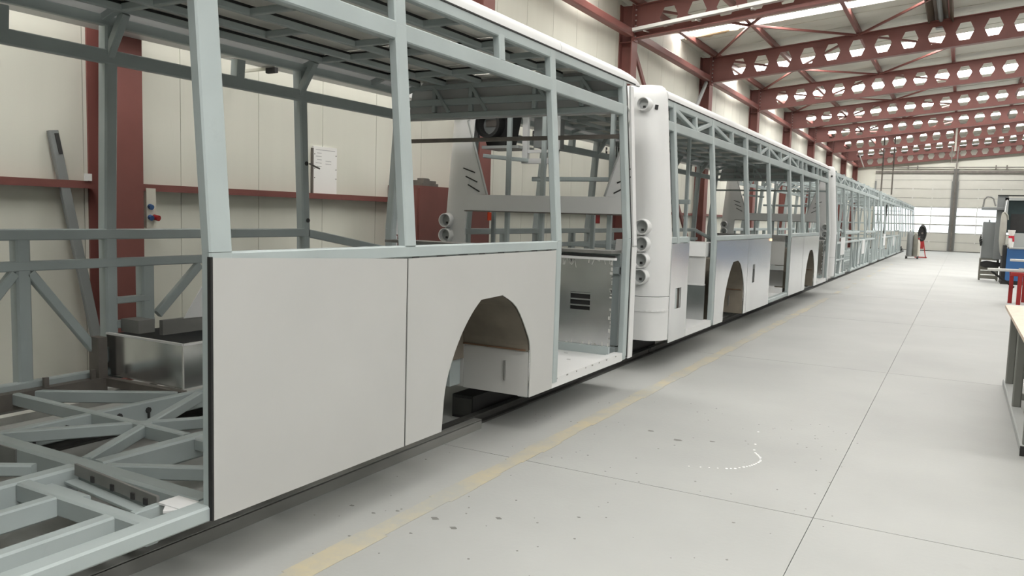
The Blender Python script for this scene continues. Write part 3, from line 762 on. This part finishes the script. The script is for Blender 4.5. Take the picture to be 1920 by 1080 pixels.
        for s in (1, -1):
            zs_ = [.70, 1.25, 1.8, 2.50]
            rings = [corner(s, z) for z in zs_]
            top = corner(s, 2.50)
            rings += [shrink(top, .04, .05), shrink(top, .11, .095), shrink(top, .22, .13), shrink(top, .40, .152), shrink(top, .7, .163)]
            c_ = MB().loft(rings).build('rear_corner', 'fascia', root, smooth=True)
            for z0, z1, nm in ((.285, .56, 'bumper_corner'), (.562, .694, 'bumper_corner')):
                MB().loft([corner(s, z0), corner(s, z1)]).build(nm, 'fascia', root, smooth=True)
            MB().loft([[(p[0]+s*.003, p[1]-.006, .555) for p in corner(s, 1)[:9]]+[(p[0], p[1], .555) for p in corner(s, 1)[:9]][::-1], [(p[0]+s*.003, p[1]-.006, .575) for p in corner(s, 1)[:9]]+[(p[0], p[1], .575) for p in corner(s, 1)[:9]][::-1]]).build('bumper_ridge', 'fascia', root)
            # lamp buckets: round moulded tubes
            for z in (1.34, 1.185, 1.035, .885, 2.455):
                xl = CX+(1.045 if s > 0 else -1.125) if z < 2 else CX+s*1.01
                R = .072 if z < 2 else .06
                y = off+Yr
                mb = MB()
                ro = [[(xl+math.cos(q*2*math.pi/20)*r_, yy, z+math.sin(q*2*math.pi/20)*r_) for q in range(20)] for r_, yy in ((R*1.14, y+.10), (R*1.06, y-.03), (R, y-.065), (R*.88, y-.065), (R*.82, y-.02), (R*.80, y-.002))]
                mb.loft(ro, cap=False)
                b_ = mb.build('lamp_bucket', 'fascia', c_, smooth=True, fix=False)
                MB().cyl((xl, y-.010, z), (xl, y-.003, z), R*.82, n=16).build('lamp_back', 'lgrey', c_)
                MB().box(xl-.012, xl+.012, y-.016, y-.0101, z-R*.5, z-R*.2).build('lamp_hole', 'slot', c_)
            MB().bar((CX+s*1.10, off+Yr+.056, 2.415), (CX+s*1.105, off+Yr+.056, 2.455), .03, .012, up=(s*.7, -.7, 0)).build('lamp_hole', 'slot', c_)
            # triangular cheek
            xin = CX+s*.905
            ch = [(CX+s*.925, 1.45), (CX+s*.90, 1.61), (CX+s*.65, 1.615), (CX+s*.895, 2.365), (CX+s*.80, 2.49), (CX+s*.925, 2.53)]
            k_ = MB().prism(ch, 'y', off+Yr+.001, off+Yr+.02).build('rear_cheek', 'fascia', root)
            e = MB()
            e.bar((CX+s*.65, off+Yr, 1.615), (CX+s*.895, off+Yr, 2.365), .016, .03, up=(0, 1, 0)).bar((CX+s*.895, off+Yr, 2.365), (CX+s*.80, off+Yr, 2.49), .016, .03, up=(0, 1, 0))
            e.build('window_lip', 'lgrey', k_)
            for i in range(3):
                z = 1.655+.085*i; xx = CX+s*(.79+.03*i)
                bar('vent_slot', 'slot', k_, (xx+s*.09, off+Yr-.002, z+.06), (xx-s*.05, off+Yr-.002, z-.01+.012*i), .012, .012, up=(0, 1, 0))
        b_ = MB()
        b_.prism([(CX-.94, 1.452), (CX+.94, 1.452), (CX+.94, 1.612), (CX-.94, 1.612)], 'y', off+Yr-.006, off+Yr+.025); b_.build('rear_band', 'fascia', root)
        box('band_seal', 'steel', root, CX-.92, CX+.92, off+Yr+.0, off+Yr+.03, 1.440, 1.4515)
        box('roof_edge', 'fascia', root, CX-.95, CX+.95, off+Yr+.05, off+Yr+.30, 2.52, 2.60)
        box('rear_beam', PR, root, CX-.9, CX+.9, off+Yr+.04, off+Yr+.10, .30, .38)
        for x in (-4.08, -3.68, -2.95): bar('rear_strut', PR, root, (x, off+Yr+.12, .38), (x, off+Yr+.12, 2.55), .045, .045)
        for x in (-4.35, -3.2): bar('rear_strut', PR, root, (x, off+Yr+.3, .38), (x, off+Yr+.3, 1.44), .04, .04)
        bar('rear_rail', PR, root, (-4.4, off+Yr+.14, 2.02), (-3.95, off+Yr+.3, 1.98), .04, .04)
        bar('rear_rail', PR, root, (-4.0, off+Yr+.5, 1.80), (-2.9, off+Yr+.5, 1.80), .045, .045)
        if kind == 'alu':
            cb = MB(); cb.box(-4.03, -3.97, off-3.95, off-3.90, 2.0, 2.48).box(-3.70, -3.62, off-3.95, off-3.90, 1.98, 2.44).box(-4.03, -3.62, off-3.96, off-3.89, 1.95, 2.0).box(-4.03, -3.62, off-3.94, off-3.9, 2.06, 2.09)
            cb.build('unit_bracket', 'fascia', root)
            box('unit_box', 'mgrey', root, -3.95, -3.72, off-3.85, off-3.6, 2.12, 2.42)
            fn = MB(); fn.box(-4.58, -4.14, off-4.02, off-3.7, 2.48, 2.55).prism([(-4.44, 2.14), (-4.22, 2.14), (-4.15, 2.5), (-4.58, 2.5)], 'y', off-3.98, off-3.74)
            fn.build('fan_housing', 'black', root, label='black fan housing')
            ro = [[(-4.37+math.cos(q*2*math.pi/24)*r_, off+yy, 2.35+math.sin(q*2*math.pi/24)*r_) for q in range(24)] for r_, yy in ((.145, -3.98), (.145, -4.10), (.112, -4.10), (.105, -4.0))]
            MB().loft(ro, cap=False).build('fan_ring', 'black', root, smooth=True, fix=False); MB().cyl((-4.37, off-4.0, 2.35), (-4.37, off-3.985, 2.35), .104, n=20).build('fan_disc', 'mgrey', root)
            box('fan_plate', 'steel', root, -4.44, -4.30, off-4.008, off-4.002, 2.33, 2.40)
            box('fan_tray', 'lgrey', root, -4.46, -4.02, off-4.05, off-3.7, 2.10, 2.13)
            box('duct_piece', 'fascia', root, -4.60, -4.53, off-4.02, off-3.98, 2.2, 2.45)
            # ladder-like inner frame and cables towards the front
            for x in (-3.0, -2.8): bar('inner_stanchion', PR, root, (x, off-2.2, .4), (x, off-2.2, 2.57), .04, .04)
            bar('inner_frame', PR, root, (-4.2, off-2.4, 1.62), (-2.7, off-2.4, 1.62), .05, .05)
            bar('inner_frame', PR, root, (-4.2, off-2.4, 1.08), (-2.7, off-2.4, 1.08), .05, .05)
            box('engine_deck', 'channel', root, -4.7, -2.6, off-4.1, off-3.5, 1.0, 1.03)
            box('inner_sheet', 'lgrey', root, -3.3, -3.05, off-2.8, off-2.78, 1.18, 1.42)
            cbm = MB()
            for i in range(5):
                cbm.tube([(-3.40+.02*i, off-3.04, 2.25), (-3.39+.03*i, off-3.06, 1.95), (-3.42+.025*i, off-3.05, 1.65)], .006, 6)
            cbm.build('cable_bundle', 'cable', root)
    return root

labels = {
 'b1': 'nearest bus body shell, grey primed frame with white side panels and a silver door bulkhead',
 'b2': 'second bus body shell with bare aluminium panels and round lamp holes in its white rear',
 'b3': 'third bus body shell, open frame without roof sheet, right behind the aluminium clad one',
 'b4': 'fourth bus body shell, open pale frame beside the gas cylinder cart',
 'b5': 'farthest bus body shell, roof truss on a few posts before the glazed doors'}
bus(0, 'white', labels['b1']); bus(11.28, 'alu', labels['b2']); bus(22.56, 'frame', labels['b3']); bus(33.84, 'frame', labels['b4'], False); bus(45.0, 'roof', labels['b5'])

# floor tracks and support blocks
for x, lab in ((-2.80, 'dark floor track under the near edge of the buses'), (-4.45, 'dark floor track under the far edge of the buses')):
    t = thing('floor_track', lab, 'track', (x, 20, 0))
    for a in range(-4, 50, 6):
        MB().box(x-.05, x+.05, a, a+5.98, 0, .012).box(x-.008, x+.008, a, a+5.98, .012, .05).box(x-.028, x+.028, a, a+5.98, .05, .062).build('rail_length', 'darkrail', t)
wh = {1: 'nearest', 2: 'second', 3: 'third', 4: 'fourth', 5: 'farthest'}
for b, off in ((1, 0), (2, 11.28), (3, 22.56), (4, 33.84), (5, 45.0)):
    for fr, u in (('front', 4.98), ('rear', -3.3)):
        if b == 5 and fr == 'rear': u = -3.0
        for sd, x in (('aisle', -2.94), ('wall', -4.60)):
            t = thing('support_block', 'black steel support block under the %s bus, %s end, %s side' % (wh[b], fr, sd), 'block', (x, off+u, 0), 'black support blocks')
            MB().box(x-.085, x+.085, off+u-.38, off+u+.38, 0, .16).build('beam', 'black', t)
            MB().box(x-.075, x+.075, off+u-.385, off+u-.38, .02, .14).build('end_cap', 'darkrail', t)
            ztop = .245 if not (b == 5) else .27
            MB().box(x-.04, x+.04, off+u+.10, off+u+.18, .16, ztop).build('stub', 'black', t)
tag(MB().box(-2.745, -2.685, -1.0, 4.44, 0, .008).box(-2.693, -2.685, -1.0, 4.44, .008, .06).box(-2.745, -2.737, -1.0, 4.44, .008, .06).box(-2.745, -2.685, -1., 4.44, .056, .064).build('steel_channel', 'channel', None), 'long grey steel channel lying on the floor beside the nearest bus', 'channel')
tag(MB().box(-2.84, -2.76, -1.0, 2.9, .064, .07).box(-2.765, -2.755, -1.0, 2.85, .07, .12).box(-2.84, -2.832, -1, 2.9, 0, .064).build('steel_angle', 'channel', None), 'notched grey steel angle on edge under the nearest white side panels', 'angle')
for i, (x, y1, z, m, lab) in enumerate(((-5.22, 5.2, .05, 'zinc', 'bright steel profile on the floor by the left wall, nearer the bus'), (-5.42, 4.6, .04, 'channel', 'duller steel profile on the floor by the left wall, nearer the wall'))):
    tag(MB().box(x-.04, x+.04, .5, y1, 0, z).build('steel_profile', m, None), lab, 'profile', 'profiles on the floor by the wall')

# ================================================================ LEFT WALL ITEMS
t = thing('notice_board', 'white printed notice sheet standing on the red wall rail', 'notice', (-6.03, 6.59, 1.585))
MB().box(WX+.002, WX+.02, 6.415, 6.78, 1.585, 2.085).build('sheet', 'paper', t)
box('edge_strip', 'steel', t, WX+.002, WX+.026, 6.395, 6.412, 1.585, 2.06)
ln = MB()
for i in range(6):
    z = 2.045-.035*i; ln.box(WX+.0201, WX+.0206, 6.45+.02*(i % 2), 6.45+(.30 if i == 0 else .09), z, z+.008)
for i in range(2): ln.box(WX+.0201, WX+.0206, 6.60, 6.69, 1.93-.03*i, 1.938-.03*i)
ln.build('printed_lines', 'ink', t)
for y in (6.432, 6.765):
    for z in (1.75, 1.85, 2.0): MB().cyl((WX+.02, y, z), (WX+.024, y, z), .006, n=8).build('pin', 'steel', t)
t = thing('leaning_profile', 'galvanised steel profile leaning on the wall left of the nearest column', 'profile', (-5.75, 3.62, 0))
MB().bar((-5.80, 3.85, 0.0), (-6.035, 3.61, 1.95), .075, .04, up=(1, 0, 0)).build('profile', 'mgrey', t)
MB().bar((-5.993, 3.645, 1.78), (-6.01, 3.625, 1.93), .03, .012, up=(1, 0, 0)).build('slot_mark', 'slot', t)
t = thing('socket_box', 'cream socket box with blue and red outlets beside the nearest column', 'socket', (-5.95, 4.42, 1.2))
mb = MB().box(WX+.001, -5.95, 4.34, 4.43, 1.22, 1.55); mb.build('box', 'plastic', t)
MB().cyl((-5.95, 4.37, 1.40), (-5.92, 4.37, 1.39), .022, n=12).build('outlet', 'bluep', t, label='blue outlet'); MB().cyl((-5.95, 4.37, 1.31), (-5.92, 4.37, 1.30), .022, n=12).build('outlet', 'bluep', t, label='blue outlet')
MB().cyl((-5.95, 4.41, 1.31), (-5.90, 4.42, 1.30), .024, n=12).build('outlet', 'redbright', t, label='red outlet')
tag(box('wall_plate', 'paper', None, -5.955, -5.945, 3.80, 3.86, 1.585, 1.64), 'small white plate on the red rail beside the column', 'plate')
t = thing('tool_cabinet', 'tall red steel cabinet against the wall with metal pieces on top', 'cabinet', (-5.85, 8.85, 0))
MB().box(-6.06, -5.62, 7.70, 9.30, 0.06, 1.73).build('carcass', 'red', t)
for y0, y1 in ((7.72, 8.49), (8.51, 9.28)):
    d = box('door', 'red', t, -5.62, -5.605, y0, y1, .1, 1.70)
    box('handle', 'steel', d, -5.605, -5.585, (y1-.06 if y0 < 8 else y0+.04), (y1-.04 if y0 < 8 else y0+.06), .85, 1.0)
for x in (-6.02, -5.68):
    for y in (7.75, 9.22): box('leg', 'red', t, x-.02, x+.02, y-.02, y+.02, 0, .06)
for i, (y, x, l, lab) in enumerate(((7.98, -5.72, .34, 'rusty metal plate on top of the red cabinet, lower one'), (8.0, -5.74, .26, 'grey metal casting on top of the red cabinet, upper one'))):
    z = 1.73+.035*i
    mb = MB().box(x-.08, x+.08, y-l/2, y+l/2, z, z+.033)
    if i: mb.box(x-.05, x+.05, y-.08, y+.02, z+.033, z+.06).cyl((x, y+.06, z+.033), (x, y+.06, z+.055), .03, n=10)
    tag(mb.build('metal_piece', 'steel', None), lab, 'metal part')
t = thing('plastic_bin', 'orange red plastic bin hanging at the end of the red cabinet', 'bin', (-5.55, 9.4, 1.35))
MB().loft([[(-5.74, 9.31, 1.33), (-5.62, 9.31, 1.33), (-5.62, 9.45, 1.33), (-5.74, 9.45, 1.33)], [(-5.76, 9.302, 1.44), (-5.60, 9.302, 1.44), (-5.60, 9.49, 1.44), (-5.76, 9.49, 1.44)]]).build('tub', 'orange', t)
MB().box(-5.72, -5.64, 9.296, 9.312, 1.40, 1.5).build('hook', 'orange', t)
tag(box('wall_label', 'redbright', None, WX+.001, WX+.012, 13.95, 14.2, 1.30, 1.62), 'upright red label on the cream wall seen through the nearest bus', 'label')

# ================================================================ RIGHT SIDE
# bench in the foreground
t = thing('work_bench', 'grey steel bench with chipboard top cut by the right frame edge', 'bench', (1.1, 7.1, 0))
MB().box(.385, 1.9, 5.30, 8.34, .72, .745).build('bench_top', 'wood', t)
box('top_edge', 'fascia', t, .40, 1.9, 8.34, 8.36, .715, .75)
for y, x in ((8.25, .46), (7.2, .46), (5.95, .46), (8.25, 1.8), (7.2, 1.8), (5.95, 1.8)):
    bar('leg', 'legsteel', t, (x, y, .05), (x, y, .72), .06, .06, up=(0, 1, 0))
bar('skid', 'lgrey', t, (.46, 5.88, .03), (.46, 8.45, .03), .08, .06); bar('skid', 'lgrey', t, (1.8, 5.88, .03), (1.8, 8.45, .03), .08, .06)
box('skid_cap', 'black', t, .415, .505, 5.865, 5.88, .0, .062)
for y in (8.25, 7.2): bar('cross_rail', 'legsteel', t, (.49, y, .14), (1.77, y, .14), .05, .05)
bar('cross_rail', 'lgrey', t, (.49, 6.4, .05), (1.77, 6.4, .05), .05, .04); bar('cross_rail', 'legsteel', t, (.49, 6.05, .05), (1.77, 6.05, .05), .05, .05)
bar('top_rail', 'legsteel', t, (.46, 5.9, .70), (.46, 8.3, .70), .05, .04)
# trestle with bars
t = thing('trestle', 'red steel trestle between the bench and the blue machine', 'trestle', (1.4, 18, 0))
for x, y in ((.90, 18.1), (1.01, 17.6), (1.9, 18.1), (1.9, 17.6), (1.14, 18.45)):
    bar('leg', 'redbright', t, (x, y, 0), (x, y, .61), .07, .07, up=(0, 1, 0))
bar('top_rail', 'redbright', t, (.86, 17.6, .58), (1.95, 17.6, .58), .06, .07); bar('top_rail', 'redbright', t, (.86, 18.1, .58), (1.95, 18.1, .58), .06, .06)
bar('brace', 'black', t, (.55, 18.1, .60), (.95, 18.12, .30), .05, .04)
tag(bar('steel_bar', 'zinc', None, (.48, 17.75, .645), (2.3, 17.75, .645), .10, .05), 'pale steel bar laid across the red trestle, lower one', 'bar')
tag(MB().box(1.0, 2.3, 17.88, 18.08, .615, .68).build('steel_section', 'mgrey', None), 'grey steel section on the red trestle beside the pale bar', 'section')
tag(MB().bar((.86, 18.32, .82), (2.3, 18.32, .82), .08, .045).bar((1.14, 18.45, .61), (1.14, 18.34, .80), .05, .05, up=(0, 1, 0)).bar((2.0, 18.1, .61), (2.0, 18.3, .80), .04, .04, up=(0, 1, 0)).build('steel_bar', 'zinc', None), 'pale steel bar raised above the trestle in front of the blue box', 'bar')
# electrical cabinet on a stand
t = thing('control_cabinet', 'grey machine control cabinet on a weathered low stand', 'cabinet', (.75, 25.6, 0))
MB().box(.50, .93, 25.4, 25.9, .60, 1.60).build('cabinet', 'mgrey', t)
box('cabinet_side', 'fascia', t, .488, .4995, 25.4, 25.9, .60, 1.58)
box('door', 'mgrey', t, .51, .80, 25.385, 25.399, .62, 1.58)
box('second_door', 'lgrey', t, .81, .93, 25.36, 25.399, .72, 1.86)
box('upper_cabinet', 'lgrey', t, .80, .95, 25.40, 25.9, 1.60, 1.9)
MB().box(.62, .66, 25.5, 25.55, 1.60, 1.66).build('eye_bolt', 'mgrey', t)
sd = MB()
for x in (.50, .92):
    for y in (25.42, 25.88): sd.box(x-.02, x+.02, y-.02, y+.02, 0, .58)
sd.box(.48, .94, 25.38, 25.92, .56, .60); sd.build('stand', 'greygreen', t)
for i in range(3): box('plank', 'greygreen', t, .48, .94, 25.37, 25.385, .05+i*.12, .15+i*.12)
MB().loft([[(.50, 25.33, .40), (.62, 25.33, .36), (.98, 25.33, .40), (.98, 25.33, .50), (.64, 25.33, .54), (.50, 25.33, .50)], [(.50, 25.5, .40), (.62, 25.5, .36), (.98, 25.5, .40), (.98, 25.5, .50), (.64, 25.5, .54), (.50, 25.5, .50)]]).build('dark_bundle', 'black', t)
cb = MB()
for i in range(4): cb.tube([(.47+.01*i, 25.36, 1.25-.06*i), (.44+.015*i, 25.34, 1.1-.05*i), (.47, 25.36, .95)], .012, 6)
cb.build('cable_loops', 'cable', t)
# big machine with swing arm and blue base
t = thing('press_machine', 'dark teal machine with blue base and light grey posts at right', 'machine', (1.8, 24.8, 0))
MB().box(1.05, 2.8, 24.1, 25.1, .10, .92).build('base', 'blue', t, label='blue base')
box('plinth', 'black', t, .96, 2.8, 24.12, 25.3, .0, .10)
box('base_side', 'black', t, .96, 1.045, 24.2, 25.2, .1, 1.0)
box('work_ledge', 'lgrey', t, 1.09, 2.8, 24.06, 25.1, .92, .95)
box('back_plate', 'lgrey', t, 1.1, 2.8, 24.8, 24.85, .95, 1.32)
MB().box(1.02, 2.8, 24.82, 25.3, 1.32, 2.22).build('dark_body', 'teal', t)
box('window', 'black', t, 1.1, 2.7, 24.81, 24.82, 1.35, 1.82)
box('side_post', 'lgrey', t, .94, 1.02, 24.75, 24.85, .95, 2.24); box('top_frame', 'lgrey', t, .94, 2.8, 24.75, 24.85, 2.17, 2.24)
box('rear_tower', 'mgrey', t, .78, 1.02, 25.0, 25.35, .6, 2.30); box('top_lip', 'black', t, .78, 1.5, 24.98, 25.37, 2.30, 2.32)
bar('swing_arm', 'mgrey', t, (.42, 25.0, 1.95), (.95, 24.95, 1.95), .07, .08)
MB().tube([(.45, 25., 1.98), (.47, 25, 2.20), (.53, 25, 2.27), (.63, 25, 2.26), (.68, 25, 2.22), (.74, 25, 2.02)], .02, 8).build('handle_loop', 'channel', t, smooth=True)
box('stop_block', 'lgrey', t, .99, 1.0, 24.3, 24.4, .9, .91)
rg = []
for z, r, dx in ((.72, .035, .03), (.80, .05, .02), (1.1, .075, .0), (1.45, .08, 0), (1.7, .07, 0), (1.80, .062, 0), (1.84, .05, 0), (1.86, .02, 0)):
    rg.append([(.935+dx+math.cos(a*math.pi/6)*r, 24.5+math.sin(a*math.pi/6)*r, z) for a in range(12)])
t2 = thing('filter_sleeve', 'grey beige fabric sleeve hanging from the dark machine', 'sleeve', (.94, 24.5, .72))
MB().loft(rg).build('sleeve', 'hose', t2, smooth=True)
MB().tube([(.90, 24.48, 1.82), (.95, 24.44, 1.85), (1.01, 24.46, 1.78), (1.03, 24.5, 1.66)], .016, 8).build('collar', 'hose', t2, smooth=True)
MB().tube([(.94, 24.5, 1.85), (.96, 24.6, 2.02), (.98, 24.74, 2.18)], .008, 6).build('string', 'zinc', t2)
t2 = thing('rag_bundle', 'white cloth bundle tied with red resting on the blue base', 'cloth', (1.13, 24.3, .95))
mb = MB()
rr = [[(1.13+math.cos(a*math.pi/5)*r*(1+.15*math.sin(a*3+z*9)), 24.4+math.sin(a*math.pi/5)*r, z) for a in range(10)] for z, r in ((.95, .05), (1.06, .065), (1.18, .055), (1.24, .045), (1.32, .075), (1.40, .085))]
mb.loft(rr).build('cloth', 'cloth', t2, smooth=True)
MB().loft([[(1.13+math.cos(a*math.pi/5)*r, 24.4+math.sin(a*math.pi/5)*r, z) for a in range(10)] for z, r in ((1.19, .064), (1.25, .066))]).build('tie', 'redcloth', t2)
MB().bar((1.17, 24.34, 1.22), (1.18, 24.34, 1.10), .04, .015, up=(0, 1, 0)).build('loose_end', 'redcloth', t2)

# gas cylinder cart beside the far bus
t = thing('cylinder_cart', 'steel cart on small wheels under the gas cylinders', 'cart', (-1.82, 39.2, 0))
MB().box(-2.10, -1.58, 38.95, 39.6, .10, .13).build('deck', 'channel', t)
for x, y in ((-2.06, 38.98), (-1.62, 38.98), (-2.06, 39.55), (-1.62, 39.55)):
    MB().cyl((x-.025, y, .055), (x+.025, y, .055), .055, n=12).build('wheel', 'black', t)
for x in (-2.08, -1.6): bar('upright', 'channel', t, (x, 39.58, .13), (x, 39.58, 1.0), .03, .03, up=(0, 1, 0))
bar('hoop', 'channel', t, (-2.08, 39.58, .95), (-1.6, 39.58, .95), .03, .03)
def cylinder(x, y, r, h, m, lab, mc='zinc'):
    c = thing('gas_cylinder', lab, 'gas cylinder', (x, y, .13))
    prof = [(r*.96, .0), (r, .02), (r, h-.18), (r*.9, h-.10), (r*.55, h-.04), (r*.3, h)]
    MB().loft([[(x+math.cos(a*math.pi/8)*q, y+math.sin(a*math.pi/8)*q, .13+z) for a in range(16)] for q, z in prof]).build('body', m, c, smooth=True)
    MB().cyl((x, y, .13+h), (x, y, .13+h+.07), .02, n=8).build('valve', mc, c)
    MB().cyl((x-.04, y, .13+h+.06), (x+.04, y, .13+h+.06), .025, n=10).build('valve_wheel', mc, c)
cylinder(-1.95, 39.1, .115, 1.08, 'mgrey', 'light grey gas cylinder standing left on the cart')
cylinder(-1.74, 39.15, .10, .98, 'greygreen', 'darker grey gas cylinder standing right on the cart')
cylinder(-1.62, 39.42, .07, .70, 'plastic', 'small pale cylinder with red top at the cart edge', 'redbright')
t = thing('hose_reel', 'dark hose reel on a red stand behind the gas cylinders', 'hose reel', (-1.55, 40.6, 0))
ro = []
for k in range(28):
    a = 2*math.pi*k/28; ro.append([(-1.55+(.13+math.cos(q*math.pi/4)*.05)*math.cos(a), 40.6+math.sin(q*math.pi/4)*.09, 1.12+(.30+math.cos(q*math.pi/4)*.09)*math.sin(a)) for q in range(8)])
ro.append(ro[0]); MB().loft(ro, cap=False).build('coil', 'black', t, smooth=True)
MB().prism([(-1.55+.11*math.cos(k*math.pi/8), 1.12+.26*math.sin(k*math.pi/8)) for k in range(16)], 'y', 40.57, 40.63).build('drum', 'slot', t)
for x in (-1.75, -1.35): bar('leg', 'redbright', t, (x, 40.66, 0), (-1.55, 40.66, 1.16), .04, .04, up=(0, 1, 0))
bar('foot', 'redbright', t, (-1.8, 40.66, .03), (-1.3, 40.66, .03), .06, .05)
MB().box(-1.66, -1.46, 40.56, 40.60, .42, .78).build('shield', 'redbright', t)
MB().cyl((-1.55, 40.5, 1.12), (-1.55, 40.7, 1.12), .04, n=12).build('hub', 'steel', t)
# unclear dark shape in the fourth bus, built as hanging cloth
t = thing('dark_shape', 'dark garment hanging inside the fourth bus frame', 'shape', (-2.75, 35.2, 1.0))
MB().loft([[(-2.7+.05*math.cos(a*math.pi/5), 35.2+w_*math.sin(a*math.pi/5), z) for a in range(10)] for z, w_ in ((1.1, .20), (1.5, .22), (1.9, .25), (2.15, .22), (2.24, .06))]).build('cloth', 'black', t, smooth=True)
MB().tube([(-2.7, 35.2, 2.22), (-2.7, 35.2, 2.59)], .008, 6).build('hook', 'zinc', t)

# ================================================================ PAINT DRIPS AND SCUFFS ON THE FLOOR
arc = [(-1.28, 4.444), (-1.218, 4.467), (-1.173, 4.486), (-1.128, 4.504), (-1.084, 4.528), (-1.042, 4.557), (-1.006, 4.614), (-.982, 4.656), (-.967, 4.699), (-.954, 4.754), (-.95, 4.797), (-.968, 4.867), (-.991, 4.908), (-1.013, 4.943), (-1.033, 5.003), (-1.056, 5.139), (-1.108, 5.46)]
def blob(mb, x, y, r, h=.0012, sx=1.):
    n = 8; k = random.random()*3
    mb.prism([(x+math.cos(2*math.pi*i/n)*r*sx*(1+.25*math.sin(i*2+k)), y+math.sin(2*math.pi*i/n)*r*(1+.25*math.cos(i*3+k))) for i in range(n)], 'z', .0004, h)
dm = MB()
for i, (x, y) in enumerate(arc):
    blob(dm, x, y, .0075 if i > 3 else .005)
    if 3 < i < 13: blob(dm, (x+arc[i+1][0])/2, (y+arc[i+1][1])/2, .006)
dm.build('paint_drips', 'paper', None, label='dotted arc of white paint drips on the floor', kind='stuff')['category'] = 'paint'
dm = MB()
for x, y, r in [(-1.726, 5.05, 10), (-1.507, 4.941, 13), (-1.308, 5.037, 8), (-2.155, 4.14, 6), (-2.045, 2.982, 9), (-1.91, 2.935, 8), (-2.246, 2.961, 5), (-2.323, 2.877, 5), (-2.034, 2.781, 4), (-1.797, 3.148, 7), (-1.487, 3.37, 4), (-2.239, 2.611, 4), (-2.469, 2.895, 6), (-.844, 3.718, 4)]:
    blob(dm, x, y, r*.0016, .001, 1.4)
for i in range(120):
    blob(dm, random.uniform(-2.6, -.4), random.uniform(2.2, 6.), random.uniform(.0025, .006), .001)
dm.build('floor_scuffs', 'wallgrey', None, label='small dark chips and specks on the concrete floor', kind='stuff')['category'] = 'specks'
